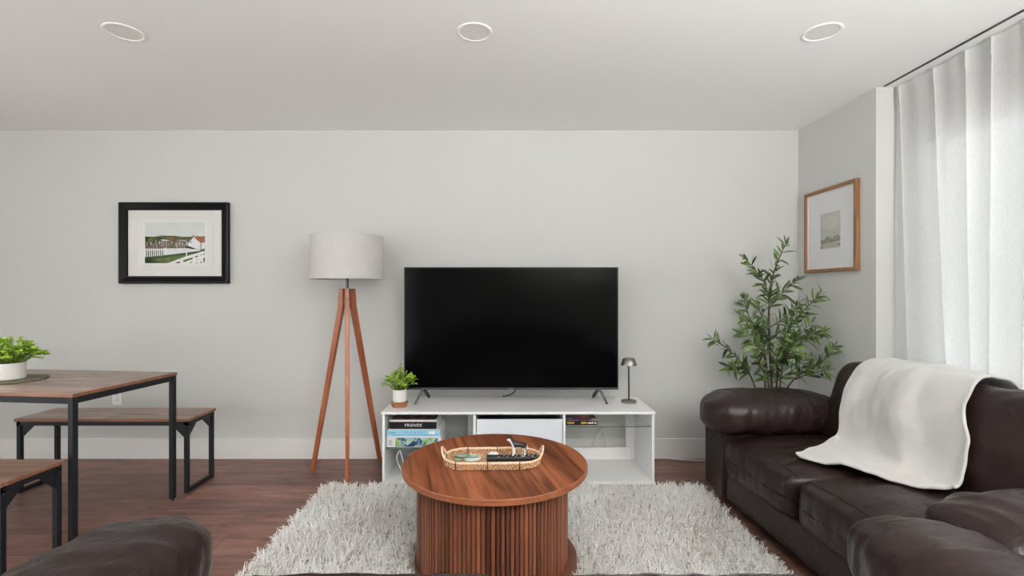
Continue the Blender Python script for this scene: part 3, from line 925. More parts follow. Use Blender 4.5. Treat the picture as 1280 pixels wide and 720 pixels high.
def dog_mat():
    N = NT('black_and_white_coat'); c = N.n('TexCoord'); s = N.n('SeparateXYZ'); N.l(c.outputs['Object'], s.inputs[0])
    x, z = s.outputs[0], s.outputs[2]
    n1 = N.math('MULTIPLY', N.math('SUBTRACT', N.noise(N.coord(), 60, 2), .5), .016)
    zz = N.math('ADD', z, n1)
    legs = N.math('LESS_THAN', zz, .0345)
    # face and chest: in front of a slanted line
    fr = N.math('LESS_THAN', N.math('ADD', x, N.math('MULTIPLY', N.math('SUBTRACT', z, .045), .45)), -.0215)
    notback = N.math('LESS_THAN', N.math('ADD', z, N.math('MULTIPLY', x, -.2)), .0865)
    face = N.math('MULTIPLY', fr, notback)
    tip = N.math('GREATER_THAN', N.math('SUBTRACT', x, N.math('MULTIPLY', z, .0)), .0405)
    w = N.math('MAXIMUM', N.math('MAXIMUM', legs, face), tip)
    nose = N.math('LESS_THAN', x, -.0545)
    col = N.mix((.010, .010, .012), (.78, .76, .72), w)
    col = N.mix(col, (.01, .01, .01), nose)
    N.set(col, .4, 0, .45); return N.mat
dog = make_dog((.046, 2.198, TZ + .0212), R(7))
dog.data.materials.append(dog_mat())
tag(dog, 'small black and white dog figurine standing on top of the black remote', 'figurine')
for s in (-1, 1):
    e = MB().lathe([(0, -.0011), (.0011, 0), (0, .0011)], (-.0395, s * .0056, .0785), 10).build('eye', M['black_plastic'], dog)

# ------------------------------------------------------------------ television stand
SX0, SX1, SY0, SY1, SH = -.806, .938, 3.046, 3.50, .477
st = thing('tv_stand', 'low white media stand with open side bays and a middle drawer under the television', 'tv stand', ((SX0 + SX1) / 2, SY0, 0))
ox, oy = (SX0 + SX1) / 2, SY0
def sbox(name, x0, x1, y0, y1, z0, z1, mat=None, bev=.0025, parent=None):
    return MB().box(x0 - ox, x1 - ox, y0 - oy, y1 - oy, z0, z1).build(name, mat or M['white'], parent or st, bev)
sbox('top_panel', SX0, SX1, SY0, SY1, SH - .018, SH, bev=.004)
sbox('side_panel', SX0 + .004, SX0 + .020, SY0 + .012, SY1 - .004, .022, SH - .018)
sbox('side_panel', SX1 - .020, SX1 - .004, SY0 + .012, SY1 - .004, .022, SH - .018)
sbox('bottom_panel', SX0, SX1, SY0, SY1, .012, .030, bev=.004)
sbox('plinth', SX0 + .02, SX1 - .02, SY0 + .05, SY1 - .05, .0, .012)
d0, d1 = -.222, -.204       # left divider
e0, e1 = .350, .367         # right divider
sbox('divider', d0, d1, SY0 + .012, SY1 - .004, .030, SH - .018)
sbox('divider', e0, e1, SY0 + .012, SY1 - .004, .030, SH - .018)
sbox('back_rail', SX0 + .020, d0, SY1 - .025, SY1 - .008, .030, .118)
sbox('back_rail', e1, SX1 - .020 - .03, SY1 - .04, SY1 - .023, .030, .118)
sbox('back_batten', SX1 - .085, SX1 - .020, SY1 - .022, SY1 - .006, .030, SH - .018)
sbox('back_batten', d0 - .07, d0, SY1 - .022, SY1 - .006, .12, SH - .018)
sbox('back_panel', d1, e0, SY1 - .016, SY1 - .006, .030, SH - .018)
dr = sbox('drawer', d1 + .004, e0 - .004, SY0 + .014, SY0 + .032, .036, SH - .018 - .034, M['drawer_white'], .0015)
db = MB()
db.box(d1 + .014 - ox, d1 + .026 - ox, SY0 + .032 - oy, SY1 - .06 - oy, .06, SH - .075); db.box(e0 - .026 - ox, e0 - .014 - ox, SY0 + .032 - oy, SY1 - .06 - oy, .06, SH - .075)
db.box(d1 + .014 - ox, e0 - .014 - ox, SY1 - .07 - oy, SY1 - .06 - oy, .06, SH - .05); db.box(d1 + .014 - ox, e0 - .014 - ox, SY0 + .032 - oy, SY1 - .06 - oy, .055, .063)
db.build('drawer_box', M['grey_plastic'], dr)
# glass shelves with dark cut edges
def gshelf(x0, x1, z):
    g = MB(); g.box(x0 - ox, x1 - ox, .030, .40, z, z + .006)
    o = g.build('glass_shelf', M['shelf_glass'], st)
    MB().box(x0 - ox, x1 - ox, .0285, .030, z, z + .006).build('glass_edge', M['shelf_glass_edge'], o)
    for x in (x0 + .006, x1 - .006):
        for y in (.07, .33): MB().lathe([(0, -.006), (.004, -.006), (.004, 0), (0, 0)], (x - ox, y, z), 10).build('shelf_pin', M['dark_steel'], o)
gshelf(SX0 + .020, d0, .232)
gshelf(e1, SX1 - .020, .372)
GZ = .238; GZ2 = .378

# boxes on the left shelf
bxs = thing('board_game_box', 'white box with swirling blue-green art at the bottom of the stack on the stand', 'game box', (-.596, 3.09, GZ + .0008), R(0), 'game boxes stacked in the stand')
MB().box(-.185, .165, 0, .26, 0, .066).build('box_body', M['grey_card'], bxs, .0015)
MB().box(-.128, .145, -.001, 0, .004, .060).build('side_art', M['art_swirl'], bxs)
mk = MB()
for i in range(4): mk.box(-.172, -.150, -.0008, 0, .018 + i * .008, .020 + i * .008)
mk.build('small_print', M['grey_plastic'], bxs)
bxs2 = thing('board_game_box', 'light blue game box in the middle of the stack on the stand shelf', 'game box', (-.596, 3.088, GZ + .0674), R(0), 'game boxes stacked in the stand')
MB().box(-.183, .160, 0, .25, 0, .046).build('box_body', M['grey_card'], bxs2, .0012)
MB().box(-.1825, .1595, -.0008, .001, .006, .0455).build('side_art', M['blue_card'], bxs2)
MB().box(-.155, .150, -.0014, -.0008, .0115, .0135).build('stripe', M['blue_ink'], bxs2)
MB().box(.086, .126, -.0014, -.0008, .018, .040).build('badge', M['white_ink'], bxs2)
lettering('lettering', 'FRIENDS', .0165, M['blue_ink'], bxs2, (-.018, -.0012, .029), (R(90), 0, 0), .0003, 2.3, .2)
mk = MB()
for i in range(7): mk.box(-.168 + i * .006, -.164 + i * .006, -.0014, -.0008, .025, .031)
mk.build('small_print', M['blue_ink'], bxs2)
bxs3 = thing('board_game_box', 'black-sided game box with white lettering on top of the stack on the stand shelf', 'game box', (-.598, 3.095, GZ + .1142), R(0), 'game boxes stacked in the stand')
MB().box(-.168, .138, 0, .25, 0, .060).build('box_body', M['grey_card'], bxs3, .0012)
MB().box(-.1675, .1375, -.0008, .001, .003, .049).build('side_art', M['black_card'], bxs3)
MB().box(-.160, .130, .012, .24, .0598, .0606).build('lid_art', M['art_dark'], bxs3)
lettering('lettering', 'FRIENDS', .026, M['white_ink'], bxs3, (-.014, -.0012, .026), (R(90), 0, 0), .0003, 1.15, .15)
# white box and cable beneath
wb = MB().box(0, .21, 0, .20, 0, .13).build('white_box', M['grey_card'], None, .006); wb.location = (-.660, 3.14, .0305)
tag(wb, 'plain white box standing below the glass shelf at the left of the stand', 'box')
cb = MB().tube(smooth_path([(-.700, 3.20, .034), (-.715, 3.16, .09), (-.728, 3.14, .15), (-.708, 3.14, .20), (-.690, 3.16, .12), (-.697, 3.18, .05), (-.68, 3.26, .034)], 8), .004, 8).build('charging_cable', M['white_ceramic'])
tag(cb, 'loop of white cable beside the white box under the glass shelf', 'cable')
# comic volume on the right glass shelf
cm = thing('paperback_book', 'colourful thin paperback with a black spine lying on the right glass shelf', 'book', (.372, 3.10, GZ2 + .0006), R(0))
MB().box(0, .205, 0, .28, .003, .028).build('pages', M['paper'], cm)
MB().box(-.001, .206, -.003, .281, .028, .0305).build('cover', M['art_comic'], cm)
MB().box(-.001, .206, -.003, .281, 0, .003).build('back_cover', M['art_comic'], cm)
MB().box(-.001, .206, -.004, -.001, .0025, .0290).build('spine', M['black_card'], cm)
rs = random.Random(2)
for a, b, mi in ((.010, .055, 0), (.100, .138, 0), (.146, .180, 1), (.187, .194, 1)):
    x = a; mk = MB()
    while x < b:
        w_ = rs.uniform(.003, .006); mk.box(x, x + w_, -.0046, -.004, .008 + rs.uniform(0, .003), .0225 - rs.uniform(0, .004)); x += w_ + .0012
    mk.build('spine_print', M['white_ink'] if mi else M['yellow_ink'], cm)

# ------------------------------------------------------------------ television
TVX0, TVX1, TVZ0, TVZ1, TVY = -.715, .759, .567, 1.409, 3.30
tv = thing('television', 'large flat black television switched off, on the white stand', 'television', ((TVX0 + TVX1) / 2, TVY, SH))
tx = (TVX0 + TVX1) / 2; hw = (TVX1 - TVX0) / 2; za, zb = TVZ0 - SH, TVZ1 - SH
MB().box(-hw, hw, 0, .022, za, zb).build('bezel', M['black_plastic'], tv, .002)
MB().box(-hw + .20, hw - .20, .022, .062, za + .03, zb - .26).build('rear_housing', M['black_plastic'], tv, .01)
MB().box(-hw + .008, hw - .008, -.0012, 0, za + .016, zb - .007).build('screen', M['screen'], tv)
MB().box(-hw, hw, -.003, .006, za, za + .012).build('lower_trim', M['grey_plastic'], tv, .001)
lettering('logo', 'SONY', .012, M['silver'], tv, (-.0, -.0036, za + .006), (R(90), 0, 0), .0004, 1.1)
for sg in (-1, 1):
    xa = sg * (hw - .130)
    f = MB()
    f.bar((xa, .008, za + .008), (xa + sg * .042, -.040, .006), .014, .020, (0, 1, 0), .014, .018)
    f.bar((xa, .008, za + .008), (xa - sg * .018, .150, .010), .016, .024, (0, 1, 0), .016, .022)
    f.bar((xa + sg * .040, -.040, .004), (xa + sg * .044, -.048, .004), .018, .008)
    f.build('foot', M['grey_plastic'], tv, .002)
MB().tube(smooth_path([(.05, .06, za + .03), (.02, .08, .055), (-.03, .12, .022), (-.06, .17, .006)], 8), .0045, 8).build('power_cord', M['black_plastic'], tv)

# ------------------------------------------------------------------ table lamp
tl = thing('table_lamp', 'small gunmetal table lamp with a tapered shade at the right end of the white stand', 'lamp', (.832, 3.305, SH))
MB().lathe([(0, 0), (.050, 0), (.052, .002), (.052, .013), (.049, .016), (.006, .017)], (0, 0, 0), 40).build('base', M['gunmetal'], tl)
MB().lathe([(.0055, .015), (.0055, .275)], (0, 0, 0), 16).build('pole', M['dark_steel'], tl)
MB().lathe([(0, .306), (.036, .306), (.040, .303), (.0545, .262), (.0545, .258), (.050, .258), (.036, .296), (0, .298)], (0, 0, 0), 40).build('lamp_shade', M['gunmetal'], tl)

# ------------------------------------------------------------------ plants
def leaves_mesh(name, leaves, mat, parent, nseg=4, fold=.15, extra=None):
    """leaves: (base, direction, up, length, width, droop, tone, widest)"""
    vs, fs, tone = [], [], []
    for b, d, up, ln, wd, dr, tn, sh in leaves:
        d = d.normalized(); s = d.cross(up)
        if s.length < 1e-3: s = d.cross(Vector((1, 0, 0)))
        s.normalize(); nrm = s.cross(d).normalized()
        o = len(vs); p = Vector(b)
        for i in range(nseg + 1):
            q = i / nseg
            w = wd * (math.sin(PI * q ** sh) ** .8 if 0 < q < 1 else 0.04)
            c = p + d * (ln * q) - nrm * (dr * ln * q * q)
            vs += [c - s * w + nrm * (fold * w), c, c + s * w + nrm * (fold * w)]; tone += [tn] * 3
            if i < nseg:
                k = o + i * 3
                fs += [(k, k + 1, k + 4, k + 3), (k + 1, k + 2, k + 5, k + 4)]
    me = bpy.data.meshes.new(name); me.from_pydata([tuple(v) for v in vs], [], fs)
    at = me.attributes.new('tone', 'FLOAT', 'POINT'); at.data.foreach_set('value', tone)
    me.materials.append(mat)
    me.polygons.foreach_set('use_smooth', [True] * len(fs))
    return link(name, me, parent)

def rnd_dir(rs): 
    while True:
        v = Vector((rs.uniform(-1, 1), rs.uniform(-1, 1), rs.uniform(-1, 1)))
        if .1 < v.length < 1: return v.normalized()

def bushy(parent, z0, rx, rz_, nst, seed, leaf=.011, spread=1.0, rpot=.03, sq=1.0):
    """dense little plant of thin stems with small round leaves"""
    rs = random.Random(seed); L = []; stems = MB()
    for i in range(nst):
        a = rs.uniform(0, 2 * PI); e = rs.uniform(.02, 1) ** .6
        tip = Vector((math.cos(a) * rx * e * spread, math.sin(a) * rx * e * spread * sq, z0 + rz_ * (1.02 - .75 * e ** 2.2) * rs.uniform(.62, 1.16)))
        b = Vector((math.cos(a) * rpot * e * .8, math.sin(a) * rpot * e * .8, z0 - .01))
        mid = b.lerp(tip, .5) + Vector((0, 0, rz_ * .16))
        P = smooth_path([b, mid, tip], 5)
        stems.tube(P, [.0013 - .0007 * k / (len(P) - 1) for k in range(len(P))], 4)
        for k, p in enumerate(P):
            if k < 2: continue
            for _ in range(2 if k < len(P) - 4 else 4):
                d = rnd_dir(rs); d.z = abs(d.z) * .6 - .1
                tn = min(1, max(0, rs.gauss(.25 + .62 * (k / len(P)) , .2)))
                ln = leaf * rs.uniform(.8, 1.35)
                L.append((p + rnd_dir(rs) * .002, d, Vector((0, 0, 1)) + rnd_dir(rs) * .7, ln, ln * .46, rs.uniform(-.1, .3), tn, .85))
    leaves_mesh('foliage', L, M['box_leaf'], parent, 4, .25)
    stems.build('stems', M['stem_green'], parent)

# plant on the media stand
p1 = thing('potted_plant', 'small bushy green plant in a white pot with a wooden saucer on the white stand', 'plant', (-.722, 3.195, SH))
MB().lathe([(0, .0), (.046, .0), (.047, .003), (.052, .012), (.056, .030), (.050, .034), (0, .034)], (0, 0, 0), 40).build('wooden_saucer', M['saucer_wood'], p1)
MB().lathe([(0, .033), (.042, .033), (.044, .036), (.0455, .112), (.0455, .115), (.041, .115), (.041, .100)], (0, 0, 0), 40).build('pot', M['white_ceramic'], p1)
MB().lathe([(0, .101), (.041, .101)], (0, 0, 0), 24).build('soil', M['soil'], p1)
bushy(p1, .112, .122, .140, 80, 21, .0105, 1.0, .038, .7)
# plant on the dining table
PX, PY, DTZ = -2.70, 2.60, .760
pm = MB().lathe([(0, 0), (.155, 0), (.157, .002), (.157, .005), (.155, .007), (0, .007)], (0, 0, 0), 64).build('round_placemat', None or plain('sage_felt', (.17, .17, .115), .9, 0, .2, grain=.12, gs=180)); pm.location = (PX, PY, DTZ + .0005)
tag(pm, 'round sage green placemat under the potted plant on the dining table', 'placemat')
p2 = thing('potted_plant', 'bushy bright green plant in a round white pot on the dining table', 'plant', (PX, PY, DTZ + .008))
MB().lathe([(0, 0), (.060, 0), (.064, .004), (.0665, .085), (.0665, .088), (.061, .088), (.061, .074)], (0, 0, 0), 48).build('pot', M['white_ceramic'], p2)
MB().lathe([(0, .075), (.061, .075)], (0, 0, 0), 24).build('soil', M['soil'], p2)
bushy(p2, .085, .158, .125, 90, 5, .0135, 1.0, .055)

# olive tree in the corner
def olive_tree(base):
    rs = random.Random(14)
    ot = thing('olive_tree', 'slender potted olive tree in the corner behind the right sofa', 'tree', (base[0], base[1], 0))
    MB().lathe([(0, 0), (.105, 0), (.112, .01), (.135, .24), (.135, .25), (.122, .25), (.118, .21)], (0, 0, 0), 48).build('pot', M['grey_plastic'], ot)
    MB().lathe([(0, .215), (.119, .215)], (0, 0, 0), 32).build('soil', M['soil'], ot)
    trunk = MB(); L = []; fruit = []
    # (x, z) in metres from the stem base, y = depth offset; each is a stem from the ground up or a side branch
    S = [ # main stems
        ([(0.0, .0, .2), (.005, .0, .6), (-.005, .01, .90), (-.012, .0, 1.12), (-.008, -.02, 1.30), (.030, -.03, 1.44), (.085, -.03, 1.565)], .50, .010),
        ([(.03, .01, .2), (.05, .02, .55), (.055, .01, .75), (.075, -.01, .90), (.12, -.05, 1.03), (.175, -.12, 1.14), (.225, -.17, 1.225)], .42, .008),
        ([(-.03, -.01, .2), (-.055, -.03, .6), (-.07, -.05, .80), (-.105, -.08, .93), (-.19, -.14, 1.02), (-.290, -.18, 1.085)], .40, .008),
        ([(-.02, .02, .2), (-.06, .05, .50), (-.11, .06, .66), (-.20, .04, .77), (-.31, -.02, .86), (-.420, -.06, .925)], .40, .007),
        ([(.04, -.02, .2), (.07, -.05, .55), (.12, -.10, .68), (.18, -.16, .75), (.235, -.22, .82), (.270, -.25, .89)], .40, .007),
        ([(.01, .03, .2), (.02, .07, .62), (.0, .10, .85), (-.05, .13, 1.0), (-.10, .14, 1.12), (-.12, .12, 1.20)], .45, .006),
        ([(.02, -.02, .2), (.03, -.05, .55), (.02, -.11, .76), (.03, -.16, .88), (.01, -.18, .99)], .40, .006),
        # side branches
        ([(-.010, 0, 1.20), (-.06, -.03, 1.30), (-.13, -.06, 1.38), (-.200, -.07, 1.455)], .05, .004),
        ([(-.012, 0, 1.12), (.04, -.02, 1.21), (.10, -.03, 1.265), (.165, -.04, 1.325)], .05, .004),
        ([(.065, .0, .84), (.12, -.05, .91), (.19, -.12, .95), (.245, -.18, .975)], .05, .004),
        ([(-.11, .06, .67), (-.19, .02, .72), (-.27, -.05, .735), (-.335, -.09, .745)], .05, .004),
        ([(.11, -.10, .66), (.16, -.14, .70), (.21, -.18, .725), (.245, -.21, .735)], .05, .004),
        ([(-.07, -.05, .80), (-.13, -.10, .87), (-.21, -.14, .925), (-.275, -.16, .975)], .05, .004),
        ([(.055, .01, .76), (.11, -.02, .83), (.155, -.06, .885), (.20, -.10, .92)], .05, .004),
        ([(.06, .0, .80), (.12, -.06, .90), (.15, -.10, .98), (.19, -.14, 1.03)], .05, .004),
        ([(0, 0, 1.0), (.06, -.05, 1.06), (.11, -.08, 1.12), (.13, -.1, 1.17)], .1, .004),
        ([(0, 0, .92), (.05, -.05, .98), (.08, -.09, 1.03), (.10, -.12, 1.09)], .1, .004),
        ([(0, 0, .96), (-.06, -.04, 1.02), (-.10, -.06, 1.09), (-.12, -.08, 1.15)], .1, .004),
        ([(-.02, 0, .86), (-.06, -.08, .92), (-.11, -.12, .97), (-.15, -.14, 1.04)], .1, .004),
        ([(-.02, .02, .62), (-.08, -.06, .70), (-.14, -.12, .76), (-.17, -.15, .84)], .1, .004),
        ([(.02, 0, .62), (.06, -.10, .70), (.10, -.15, .76), (.12, -.19, .83)], .1, .004),
        ([(.0, 0, .66), (-.02, -.10, .74), (-.05, -.16, .80), (-.06, -.20, .87)], .1, .004),
        ([(.0, 0, .72), (.03, -.10, .80), (.05, -.15, .86), (.05, -.20, .93)], .1, .004),
    ]
    for pts, start, r0 in S:
        P = smooth_path([(x, y, z) for x, y, z in pts], 12); k = len(P)
        trunk.tube(P, [r0 * (1 - .75 * i / (k - 1)) for i in range(k)], 7)
        acc = 0
        for i in range(1, k):
            acc += (P[i] - P[i - 1]).length
            if i / k < start: continue
            if acc < .0155: continue
            acc = 0
            t = (P[min(i + 1, k - 1)] - P[i - 1]).normalized()
            a = rs.uniform(0, PI)
            for sg in (-1, 1):
                if rs.random() < .04: continue
                side = t.orthogonal().normalized(); side.rotate(Matrix.Rotation(a, 3, t)); side *= sg
                d = (t * rs.uniform(.45, .95) + side * rs.uniform(.6, 1.0) + Vector((0, 0, rs.uniform(-.25, .15)))).normalized()
                ln = rs.uniform(.064, .104) * (1 - .2 * (i / k) ** 4)
                tn = min(1, max(0, rs.gauss(.42, .28) + (.18 if i / k > .85 else 0)))
                L.append((P[i], d, Vector((0, -.6, .8)) + rnd_dir(rs) * 1.0, ln, rs.uniform(.0080, .0112), rs.uniform(-.05, .5), tn, .9))
        # tip leaves
        t = (P[-1] - P[-3]).normalized()
        for _ in range(3):
            L.append((P[-1], (t + rnd_dir(rs) * .5).normalized(), Vector((0, 0, 1)) + rnd_dir(rs) * .4, rs.uniform(.04, .06), .0065, .1, rs.uniform(.5, 1), .9))
        if rs.random() < .7:
            fruit.append(P[int(k * rs.uniform(.72, .95))] + Vector((rs.uniform(-.02, .02), rs.uniform(-.03, -.01), -.016)))
    trunk.build('stems', M['bark'], ot)
    leaves_mesh('foliage', L, M['olive_leaf'], ot, 4, .2)
    for f in fruit:
        MB().lathe([(0, -.012), (.005, -.0095), (.0078, 0), (.005, .0095), (0, .012)], f, 12).build('olive', M['olive_fruit'], ot)
olive_tree((1.790, 3.27))

# ------------------------------------------------------------------ floor lamp
FLX, FLY = -1.100, 3.285
fl = thing('floor_lamp', 'wooden tripod floor lamp with a white drum shade beside the television', 'lamp', (FLX, FLY, 0))
MB().lathe([(.236, 1.325), (.240, 1.325), (.238, 1.62), (.234, 1.62), (.236, 1.325)], (0, 0, 0), 96).build('lamp_shade', M['shade'], fl)
mb = MB()
for k in range(3):
    a = R(30 + 120 * k); mb.tube([(0, 0, 1.345), (.235 * math.cos(a), .235 * math.sin(a), 1.332)], .0025, 6)
mb.lathe([(.024, 1.337), (.026, 1.340), (.026, 1.350), (.012, 1.354), (.012, 1.40), (0, 1.40)], (0, 0, 0), 24)
mb.build('shade_carrier', M['dark_steel'], fl)
MB().lathe([(0, 1.24), (.0095, 1.24), (.0095, 1.338), (0, 1.338)], (0, 0, 0), 16).build('pole', M['dark_steel'], fl)
MB().lathe([(0, 1.405), (.014, 1.405), (.03, 1.44), (.03, 1.465), (.016, 1.49), (0, 1.493)], (0, 0, 0), 20).build('bulb', M['white_ceramic'], fl)
MB().lathe([(0, 1.15), (.026, 1.15), (.026, 1.225), (0, 1.225)], (0, 0, 0), 6).build('hub', M['lamp_wood'], fl)
for k, ang in enumerate((-71.5, 48.5, 168.5)):
    a = R(ang); d = Vector((math.cos(a), math.sin(a), 0)); tn = Vector((-d.y, d.x, 0))
    m = MB()
    top = d * .040 + Vector((0, 0, 1.262)); knee = d * .044 + Vector((0, 0, 1.14)); foot = d * (.262 if k else .232) + Vector((0, 0, .004))
    sec = [(top, .022, .030), (knee, .024, .040), (foot, .019, .026)]
    vs = []
    for p, w_, dp in sec:
        for i, j in ((-1, -1), (1, -1), (1, 1), (-1, 1)): vs.append(p + tn * (i * w_ / 2 * 1.3) + d * (j * dp / 2))
    fs = [(0, 3, 2, 1), (8, 9, 10, 11)]
    for q in (0, 4): fs += [(q + i, q + (i + 1) % 4, q + 4 + (i + 1) % 4, q + 4 + i) for i in range(4)]
    m.add(vs, fs); lg = m.build('leg', M['lamp_wood'], fl, .003)
    b = MB(); c = d * .0665 + Vector((0, 0, 1.195)); b.tube([c - d * .006, c + d * .0015], .0055, 10); b.build('bolt', M['dark_steel'], lg)

# ------------------------------------------------------------------ dining table and benches
def gusset(mb, x, y, z, dx, dy, s=.075, t=.004):
    """triangular plate in the corner below the top"""
    if dx: pts = [(x, z), (x + dx * s, z), (x + dx * s * .75, z - .0), (x, z - s)]
    mbv = []
    if dx:
        vs = [(x, y - t, z), (x + dx * s, y - t, z), (x, y - t, z - s), (x, y + t, z), (x + dx * s, y + t, z), (x, y + t, z - s)]
    else:
        vs = [(x - t, y, z), (x - t, y + dy * s, z), (x - t, y, z - s), (x + t, y, z), (x + t, y + dy * s, z), (x + t, y, z - s)]
    mb.add(vs, [(0, 1, 2), (5, 4, 3), (0, 3, 4, 1), (1, 4, 5, 2), (2, 5, 3, 0)])

def dining_table(x0, x1, y0, y1, H):
    cx, cy = (x0 + x1) / 2, (y0 + y1) / 2
    t = thing('dining_table', 'rustic brown dining table with black metal legs at the left', 'table', (cx, cy, 0))
    a, b = (x1 - x0) / 2, (y1 - y0) / 2
    m = MB(); m.box(-a, a, -b, b, H - .018, H)
    o = m.build('tabletop', [M['rustic'], M['rustic_edge']], t, .002)
    for p in o.data.polygons:
        if abs(p.normal.z) < .5: p.material_index = 1
    f = MB(); q = .0135; zt = H - .0185
    i_ = .012
    f.box(-a + i_, a - i_, -b + i_, -b + i_ + .022, zt - .032, zt); f.box(-a + i_, a - i_, b - i_ - .022, b - i_, zt - .032, zt)
    f.box(-a + i_, -a + i_ + .022, -b + i_, b - i_, zt - .032, zt); f.box(a - i_ - .022, a - i_, -b + i_, b - i_, zt - .032, zt)
    f.build('apron', M['black_metal'], t, .0015)
    for sx in (-1, 1):
        for sy in (-1, 1):
            X, Y = sx * (a - .004 - q), sy * (b - .004 - q)
            l = MB().box(X - q, X + q, Y - q, Y + q, .012, zt - .0005).build('leg', M['black_metal'], t, .002)
            MB().lathe([(0, 0), (.009, 0), (.009, .006), (.004, .007), (.004, .013), (0, .013)], (X, Y, 0), 14).build('levelling_foot', M['black_plastic'], l)
            for z in (zt - .012, zt - .026):
                MB().tube([(X + sx * q, Y, z), (X + sx * (q + .0018), Y, z)], .0040, 8).build('screw', M['dark_steel'], l)
    return t
dt = dining_table(-3.3046, -2.0046, 2.3143, 2.9393, .760); dt.rotation_euler = (0, 0, R(-5.9))

def make_bench(label, x0, x1, y0, y1, H):
    cx, cy = (x0 + x1) / 2, (y0 + y1) / 2
    t = thing('dining_bench', label, 'bench', (cx, cy, 0), 0, 'benches beside the dining table')
    a, b = (x1 - x0) / 2, (y1 - y0) / 2
    m = MB(); m.box(-a, a, -b, b, H - .018, H)
    o = m.build('seat', [M['rustic'], M['rustic_edge']], t, .002)
    for p in o.data.polygons:
        if abs(p.normal.z) < .5: p.material_index = 1
    zt = H - .0185; i_ = .008; q = .012
    f = MB()
    for s in (-1, 1):
        yy = s * (b - i_ - .011); f.box(-a + i_, a - i_, yy - .011, yy + .011, zt - .026, zt)
        xx = s * (a - i_ - .011); f.box(xx - .011, xx + .011, -b + i_, b - i_, zt - .026, zt)
    f.build('seat_rail', M['black_metal'], t, .0015)
    for sx in (-1, 1):
        X = sx * (a - i_ - q)
        for sy in (-1, 1):
            Y = sy * (b - i_ - q)
            l = MB().box(X - q, X + q, Y - q, Y + q, 0, zt - .0005).build('leg', M['black_metal'], t, .002)
            g = MB(); gusset(g, X - sx * q, Y, zt - .028, -sx, 0); gusset(g, X, Y - sy * q, zt - .028, 0, -sy)
            g.build('gusset', M['black_metal'], l)
            for z in (zt - .012, zt - .032): MB().tube([(X + sx * q, Y, z), (X + sx * (q + .0018), Y, z)], .0040, 8).build('screw', M['dark_steel'], l)
        MB().box(X - q + .002, X + q - .002, -b + i_ + 2 * q, b - i_ - 2 * q, .001, .026).build('floor_bar', M['black_metal'], t, .0015)
    return t
bn = make_bench('rustic brown bench against the back wall behind the dining table', -3.031, -1.962, 2.943, 3.228, .460)
b2 = copy_tree(bn); b2.location = (-2.057 - .5345, 2.088, 0)
b2['label'] = 'rustic brown bench in the left foreground in front of the dining table'

# ------------------------------------------------------------------ pictures
def frame_sweep(w, h, prof, mat, name, parent):
    """mitred picture frame in the xz plane; prof = (inset from outer edge, y toward the viewer is negative)"""
    m = MB(); cs = [(-1, -1), (1, -1), (1, 1), (-1, 1)]; vs = []
    for sx, sz in cs:
        for i, y in prof: vs.append((sx * (w / 2 - i), y, sz * (h / 2 - i)))
    k = len(prof); fs = []
    for c in range(4):
        c2 = (c + 1) % 4
        for j in range(k):
            j2 = (j + 1) % k
            fs.append((c * k + j, c2 * k + j, c2 * k + j2, c * k + j2))
    m.add(vs, fs); return m.build(name, mat, parent)

pc = thing('framed_picture', 'black framed watercolour of a white house and picket fences on the back wall', 'picture', (-2.470, BY - .001, 1.600))
W_, H_ = .808, .600
frame_sweep(W_, H_, [(0, 0), (0, -.030), (.006, -.034), (.014, -.034), (.046, -.020), (.052, -.020), (.056, -.014), (.056, 0)], plain('glossy_black_frame', (.005, .0045, .0045), .28, 0, .14, grain=.2), 'frame', pc)
MB().box(-.352, .352, -.008, -.002, -.248, .248).build('mat_board', plain('cream_mat_board', (.77, .75, .72), .85, 0, .15, grain=.015), pc)
wi = MB(); w2, h2 = .282, .192   # bevelled window line
for (x0_, x1_, za_, zb_) in ((-w2, w2, -h2 - .002, -h2), (-w2, w2, h2, h2 + .002), (-w2 - .002, -w2, -h2, h2), (w2, w2 + .002, -h2, h2)):
    wi.box(x0_, x1_, -.0086, -.008, za_, zb_)
wi.build('mat_bevel', plain('mat_bevel_edge', (.62, .58, .52), .8), pc)

def flat(name, col, rough=.8, g=.12, gs=60): return plain(name, col, rough, 0, .15, grain=g, gs=gs)
art = [flat('paint_paper', (.80, .80, .77), g=.01), flat('paint_sky', (.66, .69, .66), g=.05, gs=9), flat('paint_hill_far', (.11, .115, .055), g=.3, gs=30), flat('paint_hill_dark', (.045, .048, .018), g=.5, gs=40),
       flat('paint_ochre', (.20, .115, .05), g=.4, gs=40), flat('paint_scrub', (.20, .145, .115), g=.7, gs=90), flat('paint_grass', (.10, .155, .03), g=.55, gs=30), flat('paint_shade_grass', (.03, .05, .02), g=.4),
       flat('paint_white', (.80, .80, .80), g=.03), flat('paint_roof', (.36, .13, .08), g=.25), flat('paint_grey', (.45, .48, .52), g=.15), flat('paint_dark', (.04, .045, .03), g=.3), flat('paint_lilac', (.48, .40, .38), g=.5, gs=120)]
PM = MB(); lay = [0]
PW, PH = .444, .304     # printed area
def pt(u, v):           # u,v in 0..1 over the printed area, v down
    return (-.222 + u * PW + .000, .156 - v * PH)
def poly(pts, mi, fw=False):
    if not fw: lay[0] += 1
    y = -.0085 - lay[0] * .00007
    PM.add([(pt(u, v)[0], y, pt(u, v)[1]) for u, v in pts], [tuple(range(len(pts)))], mi)
poly([(-.03, -.03), (1.03, -.03), (1.03, 1.03), (-.03, 1.03)], 0)
poly([(0, 0), (1, 0), (1, 1), (0, 1)], 1)
poly([(0, .35), (.1, .36), (.22, .34), (.30, .32), (.38, .335), (.43, .325), (.52, .335), (.62, .36), (.75, .355), (.9, .35), (1, .335), (1, .62), (0, .62)], 2)
poly([(0, .345), (.08, .36), (.2, .37), (.32, .40), (.5, .44), (.5, .6), (0, .6)], 3)
